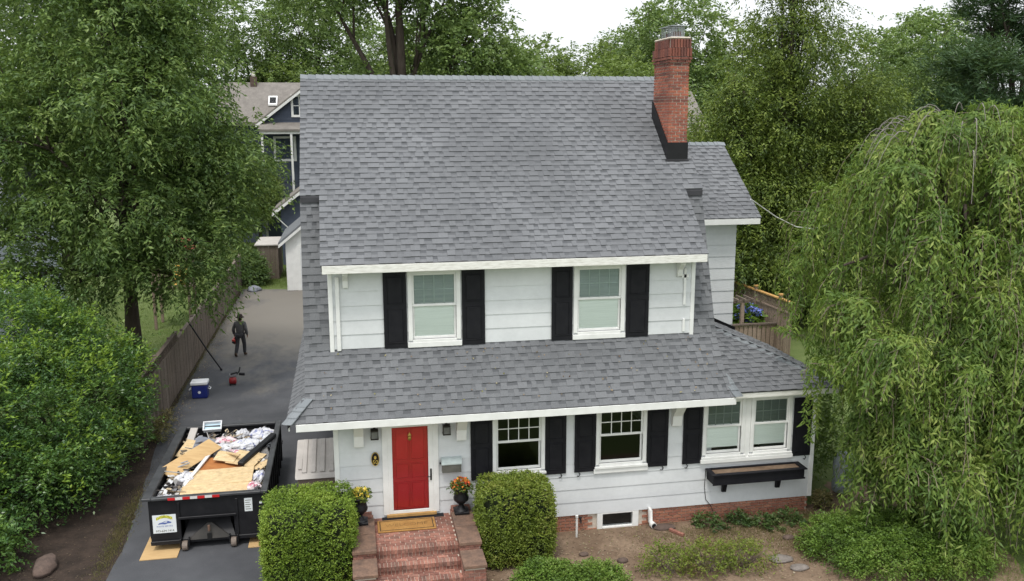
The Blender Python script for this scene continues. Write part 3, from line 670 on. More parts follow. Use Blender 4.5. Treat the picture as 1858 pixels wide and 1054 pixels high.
# ------------------------------------------------------------------ brick stoop
STP = thing('brick_steps', 'red brick front steps with brownstone capped side walls below the red door', 'steps', (1.7, -1.2, 0))
X0, X1 = .80, 2.60
treads = [(.75, -.02, -1.65), (.56, -1.65, -2.02), (.37, -2.02, -2.39), (.18, -2.39, -2.76)]
core = MB()
for z, ya, yb in treads: core.box(X0+.002, X1-.002, yb+.02, ya-.001, -.1, z-.012)
core = part('mortar_bed', core, 'mortar', STP)
nb = 0; rest = MB()
def sbrick(sz, x, y, z):
    global nb
    if nb < 300: part('brick', brick_mesh(sz, 'step_brick'), None, STP, M4=T(x, y, z+rnd.uniform(-.003, .003))); nb += 1
    else: rest.box(x, x+sz[0], y, y+sz[1], z, z+sz[2])
for ti, (z, ya, yb) in enumerate(treads[:3]):
    n = 23; wd = (X1-X0)/n
    for k in range(n):                         # rowlock nosing
        sbrick((round(wd-.009, 3), .205, .095), X0+k*wd+.004, yb-.012, z-.095)
    for k in range(n):                         # headers in the riser below
        sbrick((round(wd-.009, 3), .06, .082), X0+k*wd+.004, yb+.014, z-.19)
    y = yb+.205; r = 0
    while y < ya-.05:
        L = .222; x = X0-(r % 2)*L/2
        while x < X1-.03:
            a = max(x, X0+.003); b = min(x+L-.01, X1-.003)
            if b-a > .03 and z < .76: sbrick((round(b-a, 2), .100, .05), a, y, z-.05)
            x += L
        y += .11; r += 1
for xa, xb in ((.32, .795), (2.605, 3.06)):
    for y0, y1, z in ((-.30, -.03, .94), (-1.10, -.30, .92), (-1.88, -1.10, .92), (-2.62, -1.89, .74)):
        part('wall_core', box(xa+.02, xb-.02, y0+.012, y1-.012, -.1, z-.06), 'mortar', STP)
    # brick faces of the side walls
    for zi in range(12):
        z = -.05+zi*.076; top = z+.066
        for (yy, zt) in ((-1.90, .86), (-2.625, .67)):
            if top < zt:
                x = xa-(zi % 2)*.11
                while x < xb:
                    a = max(x, xa); b = min(x+.205, xb)
                    if b-a > .03: rest.box(a, b, yy+.006, yy+.1, z, top)
                    x += .215
        y = -2.62-(zi % 2)*.11
        while y < -.02:
            a = max(y, -2.61); b = min(y+.205, -.03); lim = .86 if a > -1.9 else .67
            if b-a > .03 and top < lim:
                rest.box(xb-.10, xb+.004, a, b, z, top); rest.box(xa-.004, xa+.10, a, b, z, top)
            y += .215
    for r in range(3):
        for k in range(2): sbrick((.215, .088, .06), xa+.01+k*.225, -.33+r*.098, .885)
    for (y0, y1, z) in ((-1.12, -.36, .90), (-1.93, -1.135, .895), (-2.67, -1.945, .735)):
        part('cap_stone', box(xa-.02, xb+.02, y0, y1, z-.055, z+.02), 'brownstone', STP, .012, seg=2)
tag(part('brick_rows', rest, 'step_brick', STP), kind='stuff')
# welcome mat
WM = thing('doormat', 'tan coir doormat with a black border reading WELCOME on the brick landing', 'doormat', (1.55, -.52, .75))
part('mat_pile', box(.88, 2.20, -.82, -.24, .757, .785), 'coir', WM, .006)
part('border', (lambda m: [m.box(*q) for q in ((.93, 2.15, -.775, -.755, .7852, .7885), (.93, 2.15, -.305, -.285, .7852, .7885), (.93, .95, -.755, -.305, .7852, .7885), (2.13, 2.15, -.755, -.305, .7852, .7885))] and m)(MB()), 'coir_dark', WM)
text('lettering', 'WELCOME', .20, 'coir_faded', WM, T(1.54, -.53, .787), .001)
# urns
leafm('urn_leaf', [(.05, .10, .02), (.12, .17, .03), (.20, .22, .04)], .3)
pieces('flower_orange', [(.75, .20, .03), (.70, .10, .05), (.80, .36, .05), (.55, .05, .05)], 30, .7, .1, 0)
pieces('flower_yellow', [(.75, .50, .06), (.62, .55, .08), (.80, .60, .12), (.5, .42, .05)], 30, .7, .1, 0)
def urn(x, y, z, label, flower, sc=1.0):
    t = thing('flower_urn', label, 'urn', (x, y, z), 'urns beside the front door')
    prof = [(.17, 0), (.17, .05), (.10, .06), (.065, .13), (.06, .17), (.10, .20), (.17, .27), (.18, .33), (.155, .40), (.15, .52), (.19, .56), (.205, .585), (.175, .60), (.14, .56)]
    part('plinth', box(x-.17, x+.17, y-.17, y+.17, z, z+.055), 'black_metal', t, .008)
    part('bowl', MB().lathe([(r*sc, zz+.03) for r, zz in prof], (x, y, z), 24), 'black_metal', t, smooth=True)
    p, d = blob_points([((x, y, z+.64), (.22, .20, .13))], 90, .5, .5, .5)
    part('foliage', leaves('foliage', *sprays(p, d, 7, .10, .065, .03, .2, .5), 'urn_leaf'), None, t)
    p, d = blob_points([((x, y, z+.67), (.20, .18, .14))], 170, .8, .7, .3)
    part('blooms', leaves('blooms', p, d+rng.normal(size=d.shape)*.4, rdir(len(p)), .055, .055, flower, .15), None, t)
urn(.50, -.55, .935, 'black urn with yellow flowers to the left of the red door', 'flower_yellow')
urn(2.82, -.42, .935, 'black urn with orange flowers to the right of the red door', 'flower_orange')

# ------------------------------------------------------------------ bits in the bed
pm('white_pvc', (.74, .74, .72), (.62, .61, .58), 6, .5)
t = thing('vent_pipe', 'thin white plastic pipe standing in the soil beside the cellar window', 'pipe', (5.62, -.33, 0))
part('pipe', MB().tube([(5.62, -.33, -.05), (5.62, -.33, .50)], .028, 10), 'white_pvc', t); part('cap', MB().tube([(5.62, -.33, .501), (5.62, -.33, .55)], .036, 10), 'white_pvc', t)
t = thing('hose_bib', 'black hose tap on the brick foundation beside the white pipe', 'tap', (5.75, -.02, .3))
part('valve', MB().tube([(5.78, .012, .33), (5.78, -.10, .33), (5.78, -.14, .26)], .02, 6), 'black_metal', t); part('handle', MB().lathe([(.045, 0), (.045, .012)], (5.78, -.09, .36), 8), 'black_metal', t)
t = thing('drain_elbow', 'white plastic drain elbow against the brick foundation, right of the cellar window', 'pipe', (7.55, -.15, 0))
part('riser', MB().tube([(7.55, -.05, .48), (7.55, -.09, .40), (7.56, -.10, .12), (7.58, -.16, .08)], [.05, .06, .06, .065], 12), 'white_pvc', t, smooth=True)
part('outlet', MB().tube([(7.58, -.161, .08), (7.60, -.26, .07)], [.075, .078], 12), 'white_pvc', t); part('opening', MB().tube([(7.60, -.262, .07), (7.601, -.266, .07)], .06, 12), 'black_metal', t)
def stone(name, c, s, label, mat, seed, rot=0, flat=1, group=None):
    q = random.Random(seed); m = MB(); n = 9; rings = 5; prof = []
    for j in range(rings):
        a = math.pi*(j+.5)/rings
        for k in range(n):
            b = 2*math.pi*k/n+rot; rr = 1+q.uniform(-.18, .18)
            prof.append((c[0]+math.cos(b)*math.sin(a)*s[0]*rr, c[1]+math.sin(b)*math.sin(a)*s[1]*rr, c[2]-math.cos(a)*s[2]*(1+q.uniform(-.1, .1))))
    m.add(prof, [(j*n+k, j*n+(k+1) % n, (j+1)*n+(k+1) % n, (j+1)*n+k) for j in range(rings-1) for k in range(n)]+[tuple(range(n))[::-1], tuple((rings-1)*n+k for k in range(n))])
    return tag(part(name, m, mat, None, .02, True), label, 'stone', group)
pm('stone_pink', (.13, .092, .075), (.085, .062, .052), 5, .95, .5, fine=25)
pm('stone_grey', (.24, .21, .19), (.16, .14, .125), 5, .95, .5, fine=25)
stone('boulder', (-6.5, .35, .08), (.24, .46, .20), 'rounded brown boulder under the shrub at the left edge', 'stone_pink', 3)
stone('slab_stone', (7.85, -.28, .02), (.34, .16, .06), 'flat dark stone slab beside the white drain elbow', 'stone_pink', 5)
tag(part('brick', MB().obox((8.05, -.62, .035), (.09, .42, .07), (0, .05, .55)), 'step_brick', None, .008), 'loose old brick paver lying on the soil below the drain elbow', 'brick')
for i, (x, y, s, lb) in enumerate(((9.9, -2.3, .30, 'larger flat pale stone in the bed at the bottom edge'), (10.15, -2.75, .22, 'small pale stone at the bottom edge beside the larger flat one'), (10.6, -1.35, .16, 'small pink stone in the soil beside the low yew'), (6.35, -1.7, .15, 'small rounded stone in the bare soil below the cellar window'), (5.55, -1.25, .12, 'dark little stone on the bare soil right of the clipped bush'))):
    stone('flat_stone', (x, y, .02), (s, s*.7, .06), lb, 'stone_grey' if i < 2 else 'stone_pink', 20+i, i, 1)

# ------------------------------------------------------------------ clipped bushes and low shrubs
def clipped(name, c, half, label, mat, n, leaf, pw=4, bottom=.0, cat='bush', k=6, group=None, lo=.93, rough=.05):
    """rounded block of dense small leaves over a dark core of twigs"""
    t = thing(name, label, cat, (c[0], c[1], 0), group, world=True)
    d = rdir(n); r = (np.abs(d)**pw).sum(1)**(-1/pw); h = np.array(half)
    s = 1+rough*np.sin(d[:, :1]*9+c[0])*np.cos(d[:, 1:2]*8)*np.cos(d[:, 2:]*7+1)
    ctr = np.array((c[0], c[1], half[2]+bottom))
    p = ctr+d*r[:, None]*h*(lo+(1-lo)*rng.random((n, 1)))*s
    q = p[:, 2] > .03; p = p[q]; d = d[q]
    nn = unit(np.sign(d)*(np.abs(d)*r[q][:, None])**(pw-1)/h)
    part('foliage', leaves('foliage', *sprays(p, nn, k, leaf*2.0, leaf, leaf*.55, .1, .6, .8), mat), None, t)
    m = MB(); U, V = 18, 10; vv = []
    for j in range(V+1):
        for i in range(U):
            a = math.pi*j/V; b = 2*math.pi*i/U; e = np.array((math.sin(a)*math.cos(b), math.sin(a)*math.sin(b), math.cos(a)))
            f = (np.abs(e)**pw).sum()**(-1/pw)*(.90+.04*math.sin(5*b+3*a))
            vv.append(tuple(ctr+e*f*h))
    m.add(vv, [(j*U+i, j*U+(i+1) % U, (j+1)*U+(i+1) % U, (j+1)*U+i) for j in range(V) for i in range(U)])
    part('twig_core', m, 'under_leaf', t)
    mt = MB()
    for i in range(5): mt.tube([(c[0]+rnd.uniform(-.15, .15), c[1]+rnd.uniform(-.15, .15), -.02), (c[0]+rnd.uniform(-.4, .4)*half[0], c[1]+rnd.uniform(-.4, .4)*half[1], half[2]*.9)], [.03, .015], 5)
    part('stem', mt, 'bark', t)
    return t
leafm('box_leaf', [(.06, .11, .02), (.135, .22, .028), (.215, .315, .04), (.27, .36, .052)], .3)
leafm('box_leaf_b', [(.075, .11, .024), (.145, .20, .03), (.215, .28, .04), (.28, .27, .07)], .3)
leafm('yew_leaf', [(.045, .085, .018), (.09, .16, .026), (.15, .25, .035), (.21, .24, .07)], .25)
leafm('spirea_leaf', [(.07, .10, .02), (.13, .18, .025), (.20, .26, .035), (.20, .13, .07)], .3)
clipped('clipped_bush', (-.60, -1.15), (.93, .82, .95), 'clipped round-cornered green bush beside the dumpster, left of the brick steps', 'box_leaf', 8000, .05, 8, group='clipped bushes flanking the steps')
clipped('clipped_bush', (3.98, -.98), (.82, .66, .92), 'clipped green bush with browner front between the brick steps and the cellar window', 'box_leaf_b', 7500, .05, 6, group='clipped bushes flanking the steps')
def loose(name, blobs, label, mat, n, k, slen, L, Wd, group=None, cat='shrub', droop=.2, lo=.45, stems=7, up=.45):
    c = blobs[0][0]; t = thing(name, label, cat, (c[0], c[1], 0), group)
    p, d = blob_points(blobs, n, lo, up, .4); q = p[:, 2] > .03
    part('foliage', leaves('foliage', *sprays(p[q], d[q], k, slen, L, Wd, droop, .6, .6), mat), None, t)
    m = MB()
    for b in blobs:
        for i in range(stems):
            rr = b[1] if hasattr(b[1], '__len__') else (b[1],)*3
            limb(m, (b[0][0]+rnd.uniform(-.1, .1), b[0][1]+rnd.uniform(-.1, .1), -.03), (b[0][0]+rnd.uniform(-.7, .7)*rr[0], b[0][1]+rnd.uniform(-.7, .7)*rr[1], b[0][2]+rr[2]*rnd.uniform(.1, .8)), .016, .004, .1, 4, 4)
    part('stem', m, 'twig', t); return t
loose('low_shrub', [((4.35, -2.75, .25), (.75, .55, .42)), ((5.35, -2.95, .25), (.7, .5, .38))], 'low bright green shrub at the bottom edge below the clipped bush', 'yew_leaf', 2600, 9, .14, .055, .03)
loose('twiggy_shrub', [((7.2, -2.35, .22), (.65, .5, .40)), ((8.1, -2.45, .22), (.75, .5, .42)), ((9.0, -2.45, .2), (.7, .5, .42))], 'sparse yellow-green shrub with bare brown twigs at the bottom edge', 'spirea_leaf', 800, 8, .18, .055, .03, stems=34, lo=.3)
loose('spreading_yew', [((11.45, -2.25, .28), (.95, .85, .55)), ((12.6, -2.2, .32), (1.1, .9, .6)), ((13.7, -2.5, .3), (1.0, .9, .55)), ((12.2, -3.2, .3), (1.4, .7, .55)), ((13.5, -3.4, .3), (1.1, .7, .5))], 'spreading dark green yew under the weeping tree', 'yew_leaf', 6500, 12, .20, .065, .026, droop=.4)
leafm('weed_leaf', [(.03, .055, .02), (.055, .10, .03), (.09, .15, .04), (.17, .19, .08)], .3)
for i, (x, y, s) in enumerate(((8.95, -.30, .34), (9.75, -.28, .24), (10.35, -.55, .34), (11.05, -.45, .30))):
    loose('weed_plant', [((x, y, .06), (s, s*.6, .17)), ((x+.3*s, y-.8*s, .03), (s*.8, s*.5, .10))], ['leafy weed by the brick foundation below the left end of the planter', 'small weed between leafier ones by the foundation below the planter', 'broad leafy weed by the foundation below the planter middle', 'small weed by the foundation below the right end of the planter'][i], 'weed_leaf', 110, 6, .13, .085, .045, group='weeds along the foundation', cat='weed', stems=3)
loose('side_shrub', [((12.75, 1.9, 1.2), (.75, 1.0, 1.15)), ((13.3, 3.2, 1.4), (1.0, 1.0, 1.3))], 'dark shrub behind the right corner of the house', 'yew_leaf', 1400, 10, .28, .10, .04)
loose('variegated_plant', [((12.25, .05, .22), (.22, .22, .24))], 'pale leaved plant at the right corner of the brick foundation', 'dry_grass', 120, 7, .12, .07, .035, cat='plant', stems=3)

def blades(name, region, n, h, mat, kind='stuff', label=None):
    p = np.zeros((n, 3)); xs, ys = region(n); p[:, 0] = xs; p[:, 1] = ys; p[:, 2] = -.008
    ax = rng.normal(size=(n, 3))*.45; ax[:, 2] = 1; nr = rng.normal(size=(n, 3)); nr[:, 2] = .1
    o = part(name, leaves(name, p, ax, nr, h*rng.uniform(.5, 1.3, n), h*.12, mat, .1), None)
    return tag(o, label, None, None, kind)
def area(x0, x1, y0, y1): return lambda n: (rng.uniform(x0, x1, n), rng.uniform(y0, y1, n))
def patches(cs): return lambda n: (lambda i: (np.array([c[0] for c in cs])[i]+rng.normal(size=n)*np.array([c[2] for c in cs])[i], np.array([c[1] for c in cs])[i]+rng.normal(size=n)*np.array([c[3] for c in cs])[i]))(rng.integers(0, len(cs), n))
tag(blades('lawn_grass', area(14.2, 19, -5, 1.5), 30000, .07, 'grass_blades'), 'short green lawn at the bottom right corner', 'grass')
tag(blades('sparse_grass', patches([(10.3, -.7, .9, .3), (11.3, -.9, .7, .4), (9.2, -1.1, .9, .35), (8.2, -1.5, .7, .3), (10.8, -1.7, .3, .4), (9.6, -1.5, 1.0, .35), (8.8, -.7, .8, .2), (11.6, -.4, .35, .2)]), 16000, .06, 'dry_grass'), 'thin dry grass growing in patches on the garden soil', 'grass')
tag(blades('drive_weeds', patches([(-5.25, 1.2, .12, .9), (-5.3, 3.2, .12, 1.0), (-5.75, 16, .06, 5), (-5.8, 26, .06, 5)]), 6000, .07, 'dry_grass'), 'weeds and grass along the left driveway edge', 'weeds')
tag(blades('back_lawn', area(-9, -2.5, 33.9, 58), 30000, .12, 'grass_blades'), 'green back lawn beyond the end of the driveway', 'grass')
tag(blades('neighbour_lawn', area(-16, -6.1, 9, 33), 40000, .10, 'grass_blades'), 'green neighbouring lawn behind the wooden fence', 'grass')
pieces('litter_dark', [(.06, .04, .03), (.10, .075, .05), (.045, .03, .022), (.15, .12, .08)], 20, .9, .2, 0)
pieces('litter', [(.20, .14, .09), (.30, .23, .15), (.13, .085, .06), (.36, .31, .22), (.20, .19, .06)], 20, .9, .2, 0)
def litter(name, region, n, s, label, mat='litter'):
    xs, ys = region(n); p = np.stack([xs, ys, np.full(n, .006)], 1); ax = rng.normal(size=(n, 3)); ax[:, 2] *= .15; nr = rng.normal(size=(n, 3))*.25; nr[:, 2] = 1
    tag(part(name, leaves(name, p, ax, nr, s*rng.uniform(.5, 1.5, n), s*.6, mat, .2), None), label, 'litter', kind='stuff')
litter('bed_litter', area(3.1, 12.2, -3.6, 0), 2600, .05, 'dry leaves and clods scattered over the garden soil')
litter('strip_litter', area(-7.5, -5.1, -1, 8), 1100, .04, 'dead leaves scattered over the dark mulch under the shrubs', 'litter_dark')
litter('drive_litter', lambda n: (-5.6+np.abs(rng.normal(size=n))*.25, rng.uniform(8, 33, n)), 900, .05, 'fallen leaves along the foot of the wooden fence')

# ------------------------------------------------------------------ driveway things
FN = thing('wooden_fence', 'weathered grey-brown board fence along the left side of the driveway', 'fence', (-5.9, 21, 0))
bm = {}
def board_mesh(h):
    h = round(h, 1)
    if h not in bm: bm[h] = MB().prism([(0, 0, 0), (0, .138, 0), (0, .138, h-.02), (0, .118, h), (0, .02, h), (0, 0, h-.02)], (.02, 0, 0)).mesh('fence_board', 'fence_wood')
    return bm[h]
y = 8.0; i = 0
while y < 35.2:
    h = 1.85 if y > 14 else 1.75
    part('board', board_mesh(h), None, FN, M4=T(-5.90+rnd.uniform(-.006, .006), y, rnd.uniform(-.02, .03)) @ Matrix.Rotation(rnd.uniform(-.008, .008), 4, 'X')); y += .148
for k in range(12):
    yy = 8.0+k*2.46; part('post', box(-6.02, -5.91, yy-.05, yy+.05, -.1, 2.25 if yy < 15 else 1.98), 'fence_wood', FN, .008)
for z in (.35, 1.55): part('rail', box(-5.97, -5.91, 8, 35, z, z+.09), 'fence_wood', FN)
part('top_rail', box(-5.99, -5.86, 14.2, 35, 1.885, 1.925), 'fence_wood', FN)
part('lattice_rail', box(-5.99, -5.86, 8, 14.1, 2.16, 2.20), 'fence_wood', FN); part('lattice_rail', box(-5.96, -5.88, 8, 14.1, 1.79, 1.83), 'fence_wood', FN)
m = MB()
for k in range(42):
    yy = 8.05+k*.145
    m.tube([(-5.93, yy, 1.83), (-5.93, yy+.33, 2.16)], .014, 4); m.tube([(-5.915, yy+.33, 1.83), (-5.915, yy, 2.16)], .014, 4)
tag(part('lattice', m, 'fence_wood', FN), kind='stuff')

# cooler
pm('cooler_blue', (.012, .02, .13), (.014, .024, .15), 4, .4, .02); pm('cooler_white', (.70, .71, .72), (.62, .63, .65), 4, .5, .02)
CL = thing('cooler', 'blue picnic cooler with a white lid standing on the driveway by the fence', 'cooler', (-5.0, 12.85, 0))
part('body', MB().prism([(-5.27, 12.62, .0), (-4.73, 12.62, .0), (-4.73, 13.05, 0), (-5.27, 13.05, 0)], (0, 0, .50)), 'cooler_blue', CL, .05, seg=3)
part('lid', MB().box(-5.30, -4.70, 12.59, 13.08, .501, .63), 'cooler_white', CL, .04, seg=3)
part('lid_recess', MB().box(-5.20, -4.80, 12.70, 12.97, .631, .642), 'cooler_white', CL, .01)
part('handle', MB().tube([(-5.29, 12.72, .36), (-5.36, 12.72, .32), (-5.36, 12.95, .32), (-5.29, 12.95, .36)], .016, 6), 'cooler_white', CL)
part('handle', MB().tube([(-4.71, 12.72, .36), (-4.64, 12.72, .32), (-4.64, 12.95, .32), (-4.71, 12.95, .36)], .016, 6), 'cooler_white', CL)
part('badge', MB().lathe([(.05, 0), (.05, .006)], (0, 0, 0), 14), 'cooler_white', CL, M4=T(-5.0, 12.619, .24) @ UPRIGHT)
# small power tool
pm('tool_red', (.20, .018, .02), (.26, .02, .022), 6, .4, .03); pm('tool_bright', (.60, .06, .04), (.5, .04, .03), 6, .4, .03); pm('tool_grey', (.30, .30, .31), (.24, .24, .25), 6, .4, .03)
TL = thing('air_compressor', 'small dark red and black air compressor on the driveway', 'compressor', (-4.0, 14.3, 0))
part('tank', MB().tube([(-4.16, 14.22, .15), (-4.14, 14.22, .15), (-3.92, 14.22, .15), (-3.90, 14.22, .15)], [.08, .13, .13, .08], 14), 'tool_red', TL, smooth=True)
part('motor', MB().tube([(-4.14, 14.30, .33), (-3.90, 14.36, .38)], [.075, .085], 10), 'tool_grey', TL); part('motor_cover', MB().obox((-3.99, 14.32, .42), (.26, .16, .06), (0, -.2, .2)), 'black_metal', TL, .02)
part('handle', MB().tube([(-3.90, 14.3, .36), (-3.80, 14.35, .46), (-3.76, 14.4, .62)], .025, 6), 'black_metal', TL); part('pump_head', MB().obox((-3.70, 14.36, .36), (.22, .12, .10), (0, .1, 0)), 'black_metal', TL, .02)
for x in (-4.12, -3.94): part('foot', box(x-.02, x+.02, 14.10, 14.34, 0, .045), 'black_metal', TL)
PL = thing('leaning_pole', 'long black pole leaning from the driveway against the wooden fence', 'pole', (-4.71, 16.3, 0))
part('shaft', MB().tube([(-4.71, 16.3, .03), (-5.2, 16.34, .83), (-5.82, 16.4, 1.95)], .03, 8), 'black_metal', PL); part('foot', MB().tube([(-4.70, 16.3, 0), (-4.735, 16.302, .07)], .042, 8), 'black_paint', PL)
part('tip', MB().tube([(-5.83, 16.4, 1.96), (-5.90, 16.405, 2.08)], .022, 8), 'black_paint', PL)
pm('tarp_grey', (.22, .23, .26), (.15, .16, .19), 5, .6, .3)
GB = MB(); q = random.Random(4); vv = []
for j in range(7):
    for i in range(14):
        a = math.pi/2*j/6; b = 2*math.pi*i/14; rr = 1+.18*math.sin(3*b+j)+q.uniform(-.08, .08)
        vv.append((-5.05+.42*rr*math.cos(b)*math.cos(a), 33.35+.42*rr*math.sin(b)*math.cos(a), .30*math.sin(a)*(1+q.uniform(-.1, .1))))
GB.add(vv, [(j*14+i, j*14+(i+1) % 14, (j+1)*14+(i+1) % 14, (j+1)*14+i) for j in range(6) for i in range(14)]+[tuple(range(14))[::-1]])
tag(part('bundle', GB, 'tarp_grey', None, smooth=True), 'grey bundle lying on the asphalt at the far end of the driveway', 'bundle')
# resin storage box beside the house
pm('resin_lid', (.46, .43, .40), (.40, .37, .345), 3, .6, .05); pm('resin_brown', (.20, .15, .125), (.165, .125, .10), 3, .6, .05)
SB = thing('storage_box', 'brown resin storage shed with a pale lid against the left side of the house', 'storage box', (-.55, 2.4, 0))
part('body', box(-.98, -.02, 1.55, 3.2, 0, 1.22), 'resin_brown', SB, .03, seg=2)
for k in range(6): part('panel_groove', box(-.96, -.04, 1.535, 1.549, .12+k*.18, .25+k*.18), 'resin_brown', SB, .006)
part('lid', MB().prism([(-1.04, 1.47, 1.221), (-1.04, 3.26, 1.221), (-1.04, 3.26, 1.62), (-1.04, 1.60, 1.30)], (1.03, 0, 0)), 'resin_lid', SB, .03, seg=2)
for k in range(4): part('lid_rib', MB().prism([(-.88+k*.22, 1.66, 1.325), (-.76+k*.22, 1.66, 1.325), (-.76+k*.22, 3.2, 1.617), (-.88+k*.22, 3.2, 1.617)], (0, 0, .02)), 'resin_lid', SB, .008)
part('lid_handle', MB().prism([(-.97, 1.80, 1.352), (-.87, 1.80, 1.352), (-.87, 2.25, 1.437), (-.97, 2.25, 1.437)], (0, 0, .035)), 'resin_lid', SB, .01)

# ------------------------------------------------------------------ dumpster
DM = thing('dumpster', 'black roll-off dumpster heaped with roofing and plywood waste on the driveway', 'dumpster', (-3.0, 3.2, 0))
dx0, dx1, dy0, dy1, dz0, dz1 = -4.30, -1.70, .78, 5.70, .16, 1.27
pm('rim_dark', (.035, .033, .03), (.055, .05, .045), 3, .6, .1)
part('floor_pan', box(dx0, dx1, dy0+.01, dy1, dz0, dz0+.08), 'black_metal', DM)
part('side_panel', box(dx0, dx0+.05, dy0+.051, dy1, dz0+.08, dz1), 'black_metal', DM); part('side_panel', box(dx1-.05, dx1, dy0+.051, dy1, dz0+.08, dz1), 'black_metal', DM)
part('tailgate', box(dx0+.051, dx1-.051, dy1-.05, dy1-.001, dz0+.08, dz1), 'black_metal', DM)
fp = part('front_panel', (lambda m: [m.box(a, b, dy0, dy0+.05, c, d) for a, b, c, d in rect_minus(dx0, dx1, dz0+.081, dz1, [(-3.62, -2.42, .24, .74)])] and m)(MB()), 'black_metal', DM)
part('recess', MB().prism([(-3.62, dy0+.02, .24), (-2.42, dy0+.02, .24), (-2.62, dy0+.45, .74), (-3.42, dy0+.45, .74)], (0, .02, 0)).box(-3.62, -2.42, dy0+.47, dy0+.49, .3, .76), 'black_metal', fp)
part('hook_plate', MB().prism([(-3.50, dy0-.01, .22), (-2.50, dy0-.01, .22), (-2.95, dy0+.12, .56), (-3.05, dy0+.12, .56)], (0, .03, .0)), 'rim_dark', fp)
part('hook_bar', MB().tube([(-3.0, dy0-.02, .42), (-3.0, dy0-.02, .56)], .03, 8), 'brownstone', fp); part('hook_slot', box(-3.05, -2.95, dy0-.025, dy0-.009, .20, .36), 'room_dark', fp)
part('cross_rail', box(-3.66, -2.36, dy0-.05, dy0-.001, .76, .82), 'black_metal', fp, .008)
part('bottom_rail', box(dx0-.01, -3.66, dy0-.04, dy0-.001, dz0, dz0+.10), 'black_metal', fp, .01); part('bottom_rail', box(-2.36, dx1+.01, dy0-.04, dy0-.001, dz0, dz0+.10), 'black_metal', fp, .01)
for x in (-3.68, -2.38): part('front_rib', box(x, x+.06, dy0-.03, dy0-.001, .27, 1.18), 'black_metal', fp, .008)
pm('rim_grey', (.06, .062, .066), (.022, .022, .025), 2.5, .45, .1, lo=.4, hi=.75)
part('rim', box(dx0-.14, dx0+.07, dy0-.06, dy1+.04, dz1, dz1+.07), 'rim_grey', DM, .012); part('rim', box(dx1-.08, dx1+.07, dy0-.06, dy1+.04, dz1, dz1+.07), 'rim_grey', DM, .012)
part('rim', box(dx0+.071, dx1-.081, dy0-.06, dy0+.08, dz1, dz1+.065), 'rim_grey', DM, .012); part('rim', box(dx0+.071, dx1-.081, dy1-.09, dy1+.04, dz1, dz1+.065), 'rim_grey', DM, .012)
for k in range(9):
    yy = dy0+.25+k*.55
    part('side_rib', box(dx1+.001, dx1+.07, yy, yy+.08, dz0+.05, dz1-.005), 'black_metal', DM, .008); part('side_rib', box(dx0-.07, dx0-.001, yy, yy+.08, dz0+.05, dz1-.005), 'black_metal', DM, .008)
for k in range(4): part('tarp_hook', MB().tube([(dx1+.07, 1.6+k*1.1, .95), (dx1+.13, 1.6+k*1.1, .93), (dx1+.14, 1.62+k*1.1, 1.02)], .015, 5), 'black_metal', DM)
pm('roller_steel', (.14, .11, .09), (.22, .18, .15), 8, .6, .2)
for x in (-3.55, -2.45):
    wh = part('roller', MB().lathe([(.03, -.06), (.11, -.06), (.115, 0), (.11, .06), (.03, .06)], (0, 0, 0), 16), 'roller_steel', DM, M4=T(x, dy0-.05, .115) @ Matrix.Rotation(R(90), 4, 'Y'))
    part('roller_bracket', box(x-.11, x-.075, dy0-.10, dy0+.02, .10, .30).box(x+.075, x+.11, dy0-.10, dy0+.02, .10, .30), 'black_metal', DM, .006)
    part('roller', MB().lathe([(.03, -.06), (.11, -.06), (.115, 0), (.11, .06), (.03, .06)], (0, 0, 0), 16), 'roller_steel', DM, M4=T(x, dy1-.4, .115) @ Matrix.Rotation(R(90), 4, 'Y'))
pm('tape_red', (.55, .02, .025), (.5, .02, .02), 5, .4, 0); pm('tape_white', (.70, .68, .66), (.62, .6, .58), 5, .4, 0)
for k in range(7): part('reflective_tape', box(-3.86+k*.165, -3.70+k*.165, dy0-.064, dy0-.061, dz1-.005, dz1+.058), 'tape_red' if k % 2 == 0 else 'tape_white', DM)
pm('sign_white', (.74, .77, .78), (.70, .73, .74), 4, .5, 0); pm('sign_olive', (.20, .20, .02), (.22, .22, .02), 4, .5, 0); pm('sign_yellow', (.72, .70, .12), (.70, .68, .10), 4, .5, 0); pm('sign_blue', (.10, .14, .36), (.12, .17, .40), 4, .5, 0); pm('sign_dark', (.06, .06, .02), (.05, .05, .02), 4, .5, 0)
SG = part('sign', box(-4.24, -3.72, dy0-.006, dy0-.001, .45, .90), 'sign_white', DM)
yS = dy0-.008
arc = 'DIGBUZD'
part('arc_band', MB().prism([(-4.16+.36*i/12, yS+.001, .765+.055*math.sin(math.pi*i/12)) for i in range(13)]+[(-3.80-.36*i/12, yS+.001, .835+.055*math.sin(math.pi*(12-i)/12)) for i in range(13)], (0, .0008, 0)), 'sign_yellow', SG)
for i, chh in enumerate(arc):
    u = (i+.5)/len(arc); text('letter', chh, .085, 'sign_olive', SG, T(-4.15+.34*u, yS-.0006, .80+.055*math.sin(math.pi*u)) @ Matrix.Rotation(-(.5-u)*-.75, 4, 'Y') @ UPRIGHT, .0006)
part('car_emblem', MB().prism([(-4.13, yS, .665), (-4.10, yS, .70), (-4.03, yS, .715), (-3.97, yS, .745), (-3.90, yS, .745), (-3.82, yS, .71), (-3.84, yS, .685), (-3.92, yS, .68), (-3.97, yS, .662), (-4.05, yS, .672)], (0, .0008, 0)), 'sign_blue', SG)
part('car_window', MB().prism([(-4.01, yS-.0012, .712), (-3.96, yS-.0012, .735), (-3.91, yS-.0012, .733), (-3.93, yS-.0012, .708)], (0, .0008, 0)), 'sign_white', SG)
text('lettering', 'WASTE SERVICE', .050, 'sign_blue', SG, T(-3.98, yS, .615) @ UPRIGHT, .0006)
